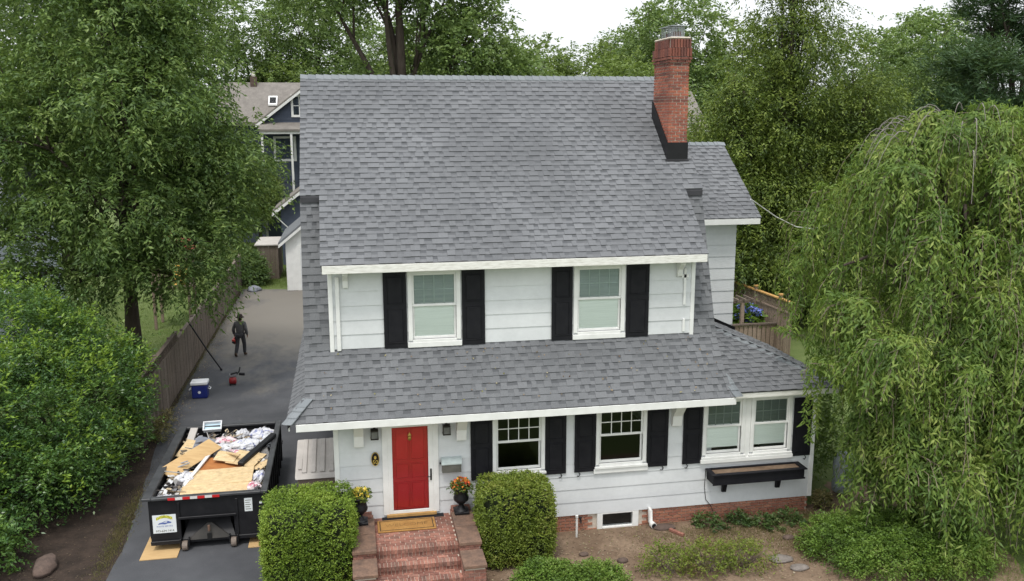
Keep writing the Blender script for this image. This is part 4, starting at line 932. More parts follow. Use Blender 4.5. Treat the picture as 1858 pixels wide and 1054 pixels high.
text('lettering', '973-634-1414', .072, 'sign_dark', SG, T(-3.98, yS, .50) @ UPRIGHT, .0006)
st_ = part('sticker', box(-2.17, -1.99, dy0-.006, dy0-.001, .83, 1.16), 'sign_white', DM)
for k in range(5): part('sticker_line', box(-2.15, -2.02-.03*(k % 2), dy0-.0075, dy0-.0062, .88+k*.055, .893+k*.055), 'sign_dark', st_)
part('sticker', box(-1.83, -1.77, dy0-.006, dy0-.001, 1.0, 1.05), 'sign_white', DM)
pm('plywood', (.58, .42, .225), (.64, .49, .29), 2.5, .75, .1, stretch=(1, 5, 1), fine=9)
pm('plywood_dark', (.46, .30, .14), (.54, .37, .18), 2.5, .75, .1, stretch=(1, 5, 1))
pm('plywood_orange', (.42, .17, .05), (.30, .11, .035), 3, .8, .15)
tag(part('plywood_pad', box(-4.50, -3.68, .36, 1.55, .004, .022), 'plywood_dark'), 'plywood sheet under the front left corner of the dumpster', 'plywood')
tag(part('plywood_pad', box(-2.12, -1.55, .55, 1.75, .004, .022), 'plywood_dark'), 'plywood pad under the dumpster beside the clipped bush', 'plywood')
# waste in the dumpster
def board(name, c, size, rot, mat, label, cat='board', bev=.004, group='waste in the dumpster'):
    return tag(part(name, MB().obox(c, size, rot), mat, None, bev), label, cat, group)
q = random.Random(9)
hp_ = MB(); n = 26; vv = []
for j in range(n):
    for i in range(n):
        x = dx0+.055+(dx1-dx0-.11)*i/(n-1); y = dy0+.06+(dy1-dy0-.12)*j/(n-1)
        vv.append((x, y, .92+.10*math.sin(i*.55+1)*math.cos(j*.5)+q.uniform(-.05, .06)-.12*(i in (0, n-1))))
hp_.add(vv, [(j*n+i, j*n+i+1, (j+1)*n+i+1, (j+1)*n+i) for j in range(n-1) for i in range(n-1)])
pieces('debris', [(.03, .028, .03), (.07, .06, .055), (.16, .12, .10), (.05, .05, .055), (.30, .29, .28)], 12, .9, .4, .5, .02)
tag(part('debris_heap', hp_, 'debris'), 'heap of torn shingles and rubble filling the dumpster', 'debris', kind='stuff')
sc_ = MB()
for i in range(1500):
    x = q.uniform(dx0+.15, dx1-.15); y = q.uniform(dy0+.15, dy1-.2); s = q.uniform(.02, .10)
    if -3.75 < x < -2.05 and 1.0 < y < 3.0: continue
    sc_.obox((x, y, 1.04+q.uniform(-.05, .20)), (s*q.uniform(.8, 2.2), s, s*q.uniform(.06, .4)), (q.uniform(-.7, .7), q.uniform(-.7, .7), q.uniform(0, 3)))
for i in range(90):
    x = q.uniform(dx0+.25, dx1-.25); y = q.uniform(dy0+.3, dy1-.3)
    if -3.75 < x < -1.95 and 1.0 < y < 3.6: continue
    sc_.obox((x, y, 1.16+q.uniform(-.04, .16)), (q.uniform(.015, .05), q.uniform(.25, .8), q.uniform(.012, .03)), (q.uniform(-.35, .35), 0, q.uniform(0, 3)))
pieces('scraps', [(.03, .03, .033), (.62, .61, .60), (.05, .045, .04), (.42, .33, .22), (.03, .03, .033), (.40, .40, .42), (.12, .10, .085), (.04, .04, .045), (.10, .09, .09), (.55, .45, .30)], 12, .8, .25, .2)
tag(part('scraps', sc_, 'scraps'), 'small broken scraps strewn over the dumpster heap', 'scraps', kind='stuff')
board('plywood_sheet', (-2.88, 1.38, 1.13), (1.66, .80, .02), (.05, .01, .03), 'plywood', 'pale plywood sheet lying nearest the front rim of the dumpster')
board('plywood_sheet', (-2.90, 2.22, 1.17), (1.60, .92, .02), (.03, -.01, .02), 'plywood', 'pale plywood sheet lying just behind the frontmost one in the dumpster')
board('orange_sheet', (-2.95, 3.00, 1.16), (1.05, .75, .018), (.06, .10, -.1), 'plywood_orange', 'orange stained board in the middle of the dumpster')
board('plywood_sheet', (-2.36, 3.15, 1.24), (.80, .72, .02), (.10, .06, -.42), 'plywood', 'squarish plywood offcut beside the black gutter in the dumpster')
board('plywood_sheet', (-2.86, 3.18, 1.30), (.55, .36, .02), (.25, .10, -.25), 'plywood', 'short plywood offcut leaning at the centre of the dumpster')
board('lumber', (-2.78, 3.28, 1.36), (.07, .85, .04), (-.12, 0, .75), 'plywood', 'thin pale stick crossing the plywood offcut in the dumpster')
board('plywood_sheet', (-1.98, 2.85, 1.16), (.42, .60, .02), (.06, -.10, -.5), 'plywood', 'plywood scrap against the right wall of the dumpster')
board('panel_board', (-3.72, 3.15, 1.34), (.46, 1.75, .022), (.14, .40, -.58), 'plywood_dark', 'long brown board tilted up at the left side of the dumpster', bev=.004)
board('lumber', (-3.52, 2.55, 1.22), (.09, 2.4, .045), (.09, .1, -.22), 'tape_white', 'long white painted trim board lying beside the tilted brown board')
board('lumber', (-4.05, 2.35, 1.14), (.12, 1.8, .03), (.05, .5, -.12), 'cooler_white', 'white trim board along the left wall of the dumpster')
board('plywood_sheet', (-3.98, 4.25, 1.20), (.36, .85, .02), (.2, .2, -.2), 'plywood', 'upright pale board near the rear left corner of the dumpster')
board('grey_sheet', (-3.62, 4.40, 1.22), (.75, .7, .02), (.2, .1, -.5), 'tarp_grey', 'grey sheet behind the tilted brown board in the dumpster')
board('lumber', (-4.02, 5.15, 1.24), (.20, .65, .05), (.35, 0, -.1), 'resin_lid', 'cream board at the rear left corner of the dumpster')
board('gutter', (-2.10, 3.55, 1.33), (.17, 1.75, .11), (.10, .1, -.42), 'black_metal', 'black gutter length lying across the right side of the dumpster', 'gutter', .02)
board('felt_roll', (-1.93, 3.60, 1.17), (.22, .9, .16), (.1, 0, .25), 'debris', 'dark roofing felt against the right wall of the dumpster', 'felt', .03)
board('black_panel', (-3.98, 1.85, 1.14), (.38, .50, .02), (-.2, .25, .6), 'black_paint', 'black square panel at the front left of the dumpster')
bin_ = thing('storage_bin', 'white plastic bin with blue inside resting on the rear rim of the dumpster', 'bin', (-3.45, 5.55, 1.3))
Rb = T(-3.52, 5.58, 1.33) @ Euler((.45, 0, .06)).to_matrix().to_4x4() @ Matrix.Scale(.66, 4); Lb = Matrix.Translation((3.45, -5.55, -1.3))
pm('bin_blue', (.42, .58, .68), (.52, .66, .74), 4, .4, 0)
m = MB()
for bx in ((-.36, .36, -.24, -.21, -.09, .09), (-.36, .36, .21, .24, -.09, .09), (-.36, -.33, -.21, .21, -.09, .09), (.33, .36, -.21, .21, -.09, .09), (-.33, .33, -.21, .21, -.09, -.07)): m.box(*bx)
part('shell', m, 'cooler_white', bin_, .01, M4=Rb); part('rim', MB().box(-.39, .39, -.27, -.241, .05, .09).box(-.39, .39, .241, .27, .05, .09).box(-.39, -.361, -.241, .241, .05, .09).box(.361, .39, -.241, .241, .05, .09), 'cooler_white', bin_, .008, M4=Rb)
part('lining', MB().box(-.329, .329, -.209, .209, -.069, -.05), 'bin_blue', bin_, M4=Rb)
def bag(c, s, mat, label, seed):
    q2 = random.Random(seed); m = MB(); U, V = 18, 11; vv = []
    for j in range(V+1):
        for i in range(U):
            a = math.pi*j/V; b = 2*math.pi*i/U; cr = 1+.16*math.sin(5*b+2*a+seed)*math.sin(a)+.10*math.sin(9*b-4*a)+q2.uniform(-.09, .09)
            vv.append((c[0]+s[0]*cr*math.sin(a)*math.cos(b), c[1]+s[1]*cr*math.sin(a)*math.sin(b), c[2]-s[2]*math.cos(a)*cr))
    m.add(vv, [(j*U+i, j*U+(i+1) % U, (j+1)*U+(i+1) % U, (j+1)*U+i) for j in range(V) for i in range(U)])
    tag(part('rubbish_bag', m, mat), label, 'bag', 'waste in the dumpster')
pm('bag_white', (.62, .62, .64), (.50, .50, .53), 3, .4, .4, .02); pm('bag_pink', (.50, .16, .22), (.62, .56, .57), 9, .6, .5, lo=.4, hi=.5); pm('bag_blue', (.12, .15, .42), (.60, .61, .64), 7, .55, .5, lo=.36, hi=.42)
pm('bag_printed', (.60, .60, .62), (.20, .22, .40), 7, .5, .4, lo=.5, hi=.62)
for c, s, mt, lb, sd_ in (((-3.05, 3.95, 1.20), (.36, .30, .16), 'bag_white', 'white plastic bag behind the orange board in the dumpster', 1), ((-2.45, 4.1, 1.24), (.42, .30, .17), 'bag_blue', 'white and blue plastic bag behind the black gutter', 2),
     ((-2.10, 4.9, 1.24), (.36, .32, .17), 'bag_printed', 'crumpled white bag near the rear right corner of the dumpster', 3), ((-3.05, 4.6, 1.20), (.30, .22, .13), 'bag_pink', 'pink crumpled bag near the rear of the dumpster', 4),
     ((-2.0, 1.45, 1.12), (.17, .26, .14), 'bag_pink', 'pink and white bag at the front right of the dumpster', 5), ((-1.92, 2.05, 1.14), (.16, .24, .15), 'bag_printed', 'white printed bag against the right wall of the dumpster', 6),
     ((-3.74, 2.35, 1.12), (.22, .42, .13), 'bag_white', 'white sheeting bundled left of the long white trim board', 7), ((-4.02, 1.15, 1.10), (.24, .2, .11), 'bag_white', 'greyish white bag in the front left corner of the dumpster', 8),
     ((-1.90, 4.45, 1.22), (.18, .36, .2), 'bag_blue', 'white and blue bag against the rear right wall of the dumpster', 10), ((-4.02, 3.2, 1.14), (.14, .3, .12), 'bag_printed', 'small white bag left of the tilted brown board', 11), ((-2.62, 4.95, 1.26), (.17, .15, .15), 'bag_white', 'small white bag at the rear of the dumpster', 12), ((-2.72, 3.62, 1.2), (.26, .2, .11), 'bag_pink', 'pinkish white bag between the plywood offcuts', 13)): bag(c, s, mt, lb, sd_)

# ------------------------------------------------------------------ the person walking up the driveway
pm('skin', (.25, .15, .10), (.22, .13, .09), 6, .6, 0); pm('jacket', (.075, .074, .078), (.12, .115, .115), 6, .9, .3, .01); pm('trousers', (.030, .031, .035), (.055, .055, .06), 6, .9, .3, .01); pm('hat', (.030, .022, .018), (.045, .033, .028), 6, .9); pm('boot', (.055, .035, .025), (.09, .06, .042), 8, .8)
PS = thing('person', 'person in dark jacket, trousers and brimmed hat walking up the driveway carrying a red tool', 'person', (-4.18, 18.5, 0), world=False)
PS.rotation_euler = (0, 0, R(-14)); PS.scale = (1.06, 1.04, 1.0)
def skinned(name, pts, edges, rad, mat, parent, root=0, lv=2):
    me = bpy.data.meshes.new(name); me.from_pydata(pts, edges, []); me.materials.append(M[mat])
    o = bpy.data.objects.new(name, me); COL.objects.link(o); o.parent = parent
    s = o.modifiers.new('skin', 'SKIN'); s.use_smooth_shade = True
    for i, r in enumerate(rad):
        k = me.skin_vertices[0].data[i]; k.radius = r if hasattr(r, '__len__') else (r, r); k.use_root = (i == root)
    sub = o.modifiers.new('subdivision', 'SUBSURF'); sub.levels = lv; sub.render_levels = lv
    return o
# skeleton, facing +y, mid stride
J = dict(pel=(0, 0, .93), spine=(0, .02, 1.13), chest=(0, .04, 1.33), neck=(0, .06, 1.48), skull=(.0, .085, 1.57), crown=(.0, .09, 1.68),
 hl=(-.10, 0, .90), kl=(-.12, -.03, .50), al=(-.14, -.22, .10), tl=(-.15, -.12, .03), hr=(.10, 0, .90), kr=(.11, .12, .50), ar=(.11, .10, .09), tr=(.12, .25, .035),
 sl=(-.19, .05, 1.40), el=(-.27, .0, 1.13), wl=(-.27, .10, .90), sr=(.19, .05, 1.40), er=(.26, -.02, 1.13), wr=(.26, .08, .90))
def chain(names_, edges_): ix = {n_: i for i, n_ in enumerate(names_)}; return [J[n_] for n_ in names_], [(ix[a], ix[b]) for a, b in edges_]
bn = ['pel', 'spine', 'chest', 'neck', 'skull', 'crown', 'hl', 'kl', 'al', 'tl', 'hr', 'kr', 'ar', 'tr', 'sl', 'el', 'wl', 'sr', 'er', 'wr']
be = [('pel', 'spine'), ('spine', 'chest'), ('chest', 'neck'), ('neck', 'skull'), ('skull', 'crown'), ('pel', 'hl'), ('hl', 'kl'), ('kl', 'al'), ('al', 'tl'), ('pel', 'hr'), ('hr', 'kr'), ('kr', 'ar'), ('ar', 'tr'), ('chest', 'sl'), ('sl', 'el'), ('el', 'wl'), ('chest', 'sr'), ('sr', 'er'), ('er', 'wr')]
pts, ed = chain(bn, be); rad = [(.13, .10), (.12, .095), (.14, .10), .055, (.075, .09), (.07, .085), .085, .06, .042, .04, .085, .06, .042, .04, .06, .045, .032, .06, .045, .032]
hands = []
for sgn, wname in ((-1, 'wl'), (1, 'wr')):          # palm, four fingers and a thumb on each wrist
    wv = Vector(J[wname]); pi = len(pts); pts.append(tuple(wv+Vector((0, .03, -.08)))); rad.append((.02, .034)); ed.append((bn.index(wname), pi))
    for f in range(4):
        a = len(pts); off = (f-1.5)*.018
        pts += [tuple(wv+Vector((0, .03+off, -.10))), tuple(wv+Vector((-sgn*.012, .035+off, -.135+abs(f-1.4)*.004))), tuple(wv+Vector((-sgn*.035, .035+off, -.155+abs(f-1.4)*.006)))]; rad += [.009, .0085, .0075]; ed += [(pi, a), (a, a+1), (a+1, a+2)]
    a = len(pts); pts += [tuple(wv+Vector((-sgn*.015, .065, -.05))), tuple(wv+Vector((-sgn*.028, .08, -.085)))]; rad += [.011, .009]; ed += [(pi, a), (a, a+1)]
body = skinned('body', pts, ed, rad, 'skin', PS)
jn = ['pel', 'spine', 'chest', 'neck', 'sl', 'el', 'wl', 'sr', 'er', 'wr']
pts, ed = chain(jn, [('pel', 'spine'), ('spine', 'chest'), ('chest', 'neck'), ('chest', 'sl'), ('sl', 'el'), ('el', 'wl'), ('chest', 'sr'), ('sr', 'er'), ('er', 'wr')])
pts[0] = (0, 0, .86); skinned('jacket', pts, ed, [(.18, .13), (.165, .125), (.185, .135), (.085, .08), .085, .07, .055, .085, .07, .055], 'jacket', PS)
tn = ['pel', 'hl', 'kl', 'al', 'hr', 'kr', 'ar']
pts, ed = chain(tn, [('pel', 'hl'), ('hl', 'kl'), ('kl', 'al'), ('pel', 'hr'), ('hr', 'kr'), ('kr', 'ar')]); skinned('trousers', pts, ed, [(.165, .12), .105, .082, .07, .105, .082, .07], 'trousers', PS)
for a, b in (('al', 'tl'), ('ar', 'tr')):
    v0 = Vector(J[a]); v1 = Vector(J[b]); hd = (v1-v0)*.4; skinned('boot', [tuple(v0+Vector((0, 0, .10))), tuple(v0+Vector((0, 0, -.02))), tuple(v1), tuple(v1+hd*.5)], [(0, 1), (1, 2), (2, 3)], [.058, .062, .05, .04], 'boot', PS, lv=1)
part('hat', MB().lathe([(.165, -.015), (.17, 0), (.115, .015), (.108, .07), (.085, .12), (.03, .135), (.0, .136)], (.0, .088, 1.66), 20), 'hat', PS, smooth=True)
part('hair', MB().lathe([(.02, -.09), (.07, -.08), (.092, -.02), (.095, .06)], (0, .075, 1.60), 14), 'hat', PS, smooth=True)
fc = MB().lathe([(.001, -.02), (.014, -.01), (.016, .005), (.006, .02)], (0, .178, 1.575), 8)
part('nose', fc, 'skin', PS)
for s in (-1, 1): part('ear', MB().lathe([(.003, -.03), (.014, -.015), (.018, .01), (.006, .03)], (s*.083, .07, 1.58), 8, .6, 1), 'skin', PS); part('eye', MB().lathe([(.002, -.008), (.009, 0), (.002, .008)], (s*.03, .168, 1.605), 8), 'room_dark', PS)
part('mouth', MB().box(-.022, .022, .160, .168, 1.535, 1.541), 'tool_red', PS)
TB = thing('nail_gun', 'bright red power tool held low in the left hand of the walking person', 'tool', (-4.44, 18.62, .66), world=False); TB.rotation_euler = (0, 0, R(-14))
part('housing', MB().obox((0, .06, -.02), (.18, .30, .17), (.3, .1, 0)), 'tool_bright', TB, .04, seg=3); part('magazine', MB().obox((0, -.08, -.10), (.09, .26, .07), (-.5, 0, 0)), 'black_metal', TB, .01); part('stripe', MB().obox((-.092, .06, -.03), (.012, .16, .05), (.3, .1, 0)), 'gold', TB, .004)
part('grip', MB().tube([(.02, -.02, .06), (.03, .02, .12), (.03, .16, .10)], .02, 6), 'black_metal', TB)
# ------------------------------------------------------------------ buildings around
pieces('blue_siding', [(.060, .073, .105), (.072, .086, .12), (.066, .08, .112)], 6, .7, .1, .1)
pm('beige_roof', (.23, .21, .19), (.17, .155, .14), 2, .95, .3, fine=20); pm('grey_roof', (.17, .18, .19), (.13, .135, .145), 2, .95, .3, fine=20); pm('cream', (.62, .60, .52), (.55, .53, .46), 3, .7); pm('grey_siding', (.38, .42, .46), (.33, .37, .41), 3, .7, .1, stretch=(.2, .2, 6))
def lap(parent, x0, x1, y, z0, z1, step, mat, top=None):
    """lapped boards on a wall that faces -y; top(x) cuts a gable"""
    z = z0
    while z < z1:
        a, b = x0, x1
        if top:
            xs = [x0+(x1-x0)*i/60 for i in range(61) if top(x0+(x1-x0)*i/60) > z+step]
            if len(xs) < 2: break
            a, b = xs[0], xs[-1]
        part('siding_board', MB().add([(a, y-.03, z), (b, y-.03, z), (b, y-.008, z+step), (a, y-.008, z+step), (a, y, z), (b, y, z)], [(0,1,2,3),(0,4,5,1)]), mat, parent); z += step
BH = thing('blue_house', 'dark blue house with white trimmed gable and tan roof behind the driveway', 'house', (-3, 56, 0))
part('wall', box(-9, 4.5, 54.2, 62, 0, 9.7), 'blue_siding', BH)
part('main_roof', MB().prism([(-9.6, 53.7, 9.55), (-9.6, 58, 12.75), (-9.6, 62.5, 9.5), (-9.6, 62.5, 9.3), (-9.6, 58, 12.5), (-9.6, 53.7, 9.3)], (14.7, 0, 0)), 'beige_roof', BH)
gw = part('gable_wall', MB().prism([(-5.6, 52, 0), (2.4, 52, 0), (2.4, 52, 9.8), (-1.6, 52, 12.75), (-5.6, 52, 9.8)], (0, 2.3, 0)), 'blue_siding', BH)
lap(gw, -5.6, 2.4, 52, 9.75, 12.7, .22, 'blue_siding', lambda x: 9.8+2.95*(1-abs(x+1.6)/4.0)); lap(gw, -5.6, 2.4, 52, 5.0, 9.2, .22, 'blue_siding')
rf = part('gable_roof', MB().prism([(-6.15, 51.6, 9.5), (-1.6, 51.6, 12.95), (2.95, 51.6, 9.5), (2.95, 51.6, 9.35), (-1.6, 51.6, 12.78), (-6.15, 51.6, 9.35)], (0, 6.2, 0)), 'beige_roof', BH)
part('rake_board', MB().prism([(-6.15, 51.57, 9.36), (-1.6, 51.57, 12.80), (-1.6, 51.57, 12.58), (-6.15, 51.57, 9.14)], (0, .04, 0)).prism([(2.95, 51.57, 9.36), (-1.6, 51.57, 12.80), (-1.6, 51.57, 12.58), (2.95, 51.57, 9.14)], (0, .04, 0)), 'trim', rf)
part('porch_roof', MB().prism([(-5.9, 50.6, 9.05), (-5.9, 52, 9.55), (-5.9, 52, 9.40), (-5.9, 50.6, 8.9)], (8.4, 0, 0)), 'beige_roof', BH); part('porch_beam', box(-5.8, 2.4, 50.7, 50.85, 8.7, 8.9), 'trim', BH)
for x in (-5.7, -3.55, -1.2): part('porch_post', box(x, x+.16, 50.7, 50.85, 0, 8.7), 'trim', BH)
wn = part('window', (lambda m: [m.box(*q) for q in ((-3.45, -3.28, 51.9, 51.97, 9.95, 11.65), (-2.38, -2.2, 51.9, 51.97, 9.95, 11.65), (-3.28, -2.38, 51.9, 51.97, 11.48, 11.65), (-3.28, -2.38, 51.9, 51.97, 9.95, 10.12), (-3.28, -2.38, 51.91, 51.96, 10.78, 10.84), (-2.86, -2.80, 51.91, 51.96, 10.12, 11.48))] and m)(MB()), 'trim', BH); part('pane', box(-3.28, -2.38, 51.965, 51.969, 10.12, 11.48), 'glass', wn)
wn = part('window', (lambda m: [m.box(*q) for q in ((-4.9, -4.72, 51.9, 51.97, 6.6, 8.5), (-3.4, -3.2, 51.9, 51.97, 6.6, 8.5), (-4.72, -3.4, 51.9, 51.97, 8.34, 8.5), (-4.72, -3.4, 51.9, 51.97, 6.6, 6.78))] and m)(MB()), 'trim', BH); part('pane', box(-4.72, -3.4, 51.965, 51.969, 6.78, 8.34), 'glass', wn)
sl_ = part('skylight', MB().prism([(-5.4, 55.3, 10.85), (-4.7, 55.3, 10.85), (-4.7, 56.2, 11.52), (-5.4, 56.2, 11.52)], (0, 0, .12)), 'trim', rf); part('skylight_pane', MB().prism([(-5.3, 55.4, 11.05), (-4.8, 55.4, 11.05), (-4.8, 56.1, 11.58), (-5.3, 56.1, 11.58)], (0, 0, .02)), 'glass', rf)
cc = part('chimney', box(-6.9, -6.4, 57.5, 58.0, 11.5, 13.2), 'stone_pink', BH); part('flue_pot', MB().lathe([(.12, 0), (.15, .1), (.11, .4)], (-6.65, 57.75, 13.2), 10), 'cream', cc)

GR = thing('white_garage', 'white garage with a grey gable roof at the end of the driveway', 'garage', (-.4, 36, 0))
gtop = lambda x: 3.05+.80*(2.75-abs(x+.4))
part('wall', MB().prism([(-3.12, 33.05, 0), (2.3, 33.05, 0), (2.3, 33.05, 3.05), (-.4, 33.05, 5.25), (-3.12, 33.05, 3.05)], (0, 6, 0)), 'trim', GR)
m = MB()
for k in range(18): m.box(-3.10+k*.3, -3.075+k*.3, 33.03, 33.049, 0, 3.0)
part('batten', m, 'trim', GR)
part('roof', MB().prism([(-3.5, 32.8, 2.85), (-.4, 32.8, 5.38), (2.7, 32.8, 2.85), (2.7, 32.8, 2.70), (-.4, 32.8, 5.22), (-3.5, 32.8, 2.70)], (0, 6.5, 0)), 'grey_roof', GR)
part('rake_board', MB().prism([(-3.5, 32.77, 2.72), (-.4, 32.77, 5.24), (-.4, 32.77, 5.06), (-3.5, 32.77, 2.54)], (0, .025, 0)), 'trim', GR)
part('garage_door', box(-2.3, 1.5, 33.0, 33.029, 0, 2.5), 'cooler_white', GR); part('door_casing', box(-2.5, -2.301, 32.98, 33.03, 0, 2.62), 'trim', GR)
BS = thing('blue_shed', 'dark blue shed with white gable trim behind the white garage', 'shed', (-1.5, 44, 0))
part('wall', MB().prism([(-3.95, 42.4, 0), (1.2, 42.4, 0), (1.2, 42.4, 3.9), (-1.4, 42.4, 5.85), (-3.95, 42.4, 3.9)], (0, 5, 0)), 'blue_siding', BS)
part('roof', MB().prism([(-4.5, 42.0, 3.75), (-1.4, 42.0, 6.1), (1.8, 42.0, 3.7), (1.8, 42.0, 3.55), (-1.4, 42.0, 5.95), (-4.5, 42.0, 3.60)], (0, 6, 0)), 'beige_roof', BS)
part('rake_board', MB().prism([(-4.5, 41.97, 3.62), (-1.4, 41.97, 5.97), (-1.4, 41.97, 5.75), (-4.5, 41.97, 3.40)], (0, .025, 0)), 'trim', BS); part('eave_bracket', MB().tube([(-4.3, 41.95, 3.45), (-3.5, 42.2, 2.6)], .04, 5), 'trim', BS)
GX = thing('garden_hut', 'low weathered hut with a flat grey roof beyond the driveway', 'hut', (-4.5, 39, 0))
part('roof', box(-5.25, -3.75, 36.9, 40.6, 2.12, 2.22), 'resin_lid', GX, .02)
for k in range(9): part('board', box(-5.1+k*.14, -4.97+k*.14, 37.0, 37.03, 0, 2.118), 'fence_wood', GX)
for k in range(20): part('board', box(-3.86, -3.83, 37.05+k*.165, 37.205+k*.165, 0, 2.118), 'fence_wood', GX)
NH = thing('neighbour_house', 'cream house with a grey roof glimpsed to the right of the chimney', 'house', (24, 49, 0))
part('wall', box(19, 27.2, 45.4, 52.6, 0, 9.2), 'cream', NH); part('roof', MB().prism([(18.5, 45.0, 9.0), (18.5, 49, 11.9), (18.5, 53, 9.0), (18.5, 53, 8.85), (18.5, 49, 11.7), (18.5, 45, 8.85)], (9.2, 0, 0)), 'beige_roof', NH)
part('gable', MB().prism([(27.19, 45.5, 9.15), (27.19, 49, 11.6), (27.19, 52.5, 9.15)], (-.1, 0, 0)), 'cream', NH); part('fascia', box(18.5, 27.7, 44.97, 45.02, 8.8, 9.0), 'trim', NH); part('chimney', box(25.9, 26.5, 48.6, 49.3, 11, 13.0), 'chimney_brick', NH)
LH = thing('grey_house', 'grey sided house half hidden behind the big tree at the left edge', 'house', (-19, 26, 0))
lw_ = part('wall', box(-24, -14.6, 22, 31, 0, 6.2), 'grey_siding', LH)
lap(lw_, -24, -14.6, 22, .4, 6.1, .24, 'grey_siding')
part('roof', MB().prism([(-24.6, 21.4, 6.1), (-24.6, 26.5, 9.4), (-24.6, 31.6, 6.1), (-24.6, 31.6, 5.95), (-24.6, 26.5, 9.25), (-24.6, 21.4, 5.95)], (10.4, 0, 0)), 'grey_roof', LH)
for x in (-17.8, -16.0): wn = part('window', box(x-.1, x, 21.9, 21.97, 2.2, 4.0).box(x+.9, x+1, 21.9, 21.97, 2.2, 4.0).box(x, x+.9, 21.9, 21.97, 3.9, 4.0).box(x, x+.9, 21.9, 21.97, 2.2, 2.3), 'trim', LH); part('pane', box(x, x+.9, 21.955, 21.968, 2.3, 3.9), 'glass', wn)
PT = thing('metal_carport', 'low pale metal carport roof showing above the left shrub', 'carport', (-13.5, 19, 0))
part('roof', MB().prism([(-16.5, 22.0, 2.62), (-14.0, 21.9, 2.58), (-11.4, 17.0, 2.45), (-13.9, 17.0, 2.5)], (0, 0, .07)), 'grey_siding', PT); part('gutter', MB().tube([(-14.0, 21.95, 2.55), (-11.36, 17.0, 2.45)], .07, 6), 'tape_white', PT)
for x, y in ((-11.6, 17.3), (-13.7, 17.2), (-14.1, 21.6), (-16.3, 21.7)): part('post', box(x-.05, x+.05, y-.05, y+.05, 0, 2.5), 'tape_white', PT)
PY = thing('playset', 'wooden play frame with a red roof and yellow slide behind the big tree', 'playset', (-7.9, 25, 0))
pm('play_red', (.32, .07, .035), (.26, .05, .03), 4, .6); pm('play_yellow', (.65, .38, .05), (.6, .33, .04), 4, .5)
for x in (-8.7, -7.1):
    for y in (24.2, 25.8): part('post', box(x-.06, x+.06, y-.06, y+.06, 0, 3.9), 'fence_brown', PY)
part('roof', MB().prism([(-9.0, 23.9, 3.85), (-7.9, 23.9, 4.6), (-6.8, 23.9, 3.85), (-6.8, 23.9, 3.78), (-7.9, 23.9, 4.5), (-9.0, 23.9, 3.78)], (0, 2.2, 0)), 'play_red', PY)
part('platform', box(-8.75, -7.05, 24.15, 25.85, 1.9, 2.0), 'fence_brown', PY); part('slide', MB().prism([(-7.6, 24.1, 3.1), (-7.6, 23.9, 3.1), (-7.6, 23.3, 2.3), (-7.6, 23.5, 2.3)], (.6, 0, 0)), 'play_yellow', PY)
for k in range(8): part('slat', box(-8.6+k*.2, -8.5+k*.2, 24.1, 24.13, 2.0, 2.8), 'fence_brown', PY)

# fences, pergola and hydrangeas beyond the wing
F2 = thing('garden_fence', 'long brown garden fence with a pale top rail right of the rear wing', 'fence', (18.5, 17, 0))
A = Vector((17.7, 20.0, 0)); B = Vector((18.15, 13.0, 0)); dF = (B-A).normalized(); ang = math.atan2(dF.y, dF.x); Lf = (B-A).length
bme = box(0, .125, 0, .02, 0, 2.0).mesh('board', 'fence_brown')
for k in range(int(Lf/.165)): part('board', bme, None, F2, M4=Matrix.Translation(A+dF*(k*.165)) @ Matrix.Rotation(ang, 4, 'Z'))
part('top_rail', MB().obox((A+B)/2+Vector((0, 0, 2.50)), (Lf, .16, .05), (0, 0, ang)), 'wood_tan', F2); part('mid_rail', MB().obox((A+B)/2+Vector((0, 0, 2.03)), (Lf, .08, .06), (0, 0, ang)), 'fence_brown', F2)
m = MB()
for k in range(int(Lf/.10)): p = A+dF*(k*.10); m.tube([p+Vector((0, 0, 2.05)), p+dF*.42+Vector((0, 0, 2.47))], .012, 4); m.tube([p+dF*.42+Vector((0, 0, 2.05)), p+Vector((0, 0, 2.47))], .012, 4)
tag(part('lattice', m, 'fence_brown', F2), kind='stuff')
for k in range(4): p = A+dF*(k*2.0); pp = part('post', MB().obox(p+Vector((0, 0, 1.3)), (.13, .13, 2.7), (0, 0, ang)), 'fence_brown', F2); part('finial', MB().obox(p+Vector((0, 0, 2.68)), (.19, .19, .05), (0, 0, ang)), 'wood_tan', F2)
F3 = thing('low_fence', 'low wooden fence with a pale rail in front of the hydrangeas', 'fence', (16.6, 14.2, 0))
for k in range(16): part('board', box(15.0+k*.2, 15.17+k*.2, 14.2, 14.23, -.02, 1.36), 'fence_brown', F3)
part('top_rail', box(14.9, 18.3, 14.14, 14.30, 1.38, 1.44), 'fence_wood', F3)
PG = thing('pergola', 'small weathered wooden pergola beside the hydrangeas', 'pergola', (15.7, 14.6, 0))
for x, y in ((16.62, 14.5), (14.6, 14.5)): part('post', box(x-.07, x+.07, y-.07, y+.07, 0, 2.28), 'fence_brown', PG)
for y in (14.45, 14.85): part('beam', box(14.2, 17.1, y, y+.06, 2.281, 2.40), 'fence_wood', PG)
for k in range(9): part('rafter', box(14.3+k*.33, 14.36+k*.33, 14.2, 15.2, 2.401, 2.48), 'fence_wood', PG)
leafm('hydrangea_leaf', [(.06, .12, .02), (.12, .21, .03), (.18, .28, .045)], .3); pieces('hydrangea_blue', [(.10, .15, .50), (.17, .22, .58), (.25, .28, .60)], 30, .7, .15, 0)
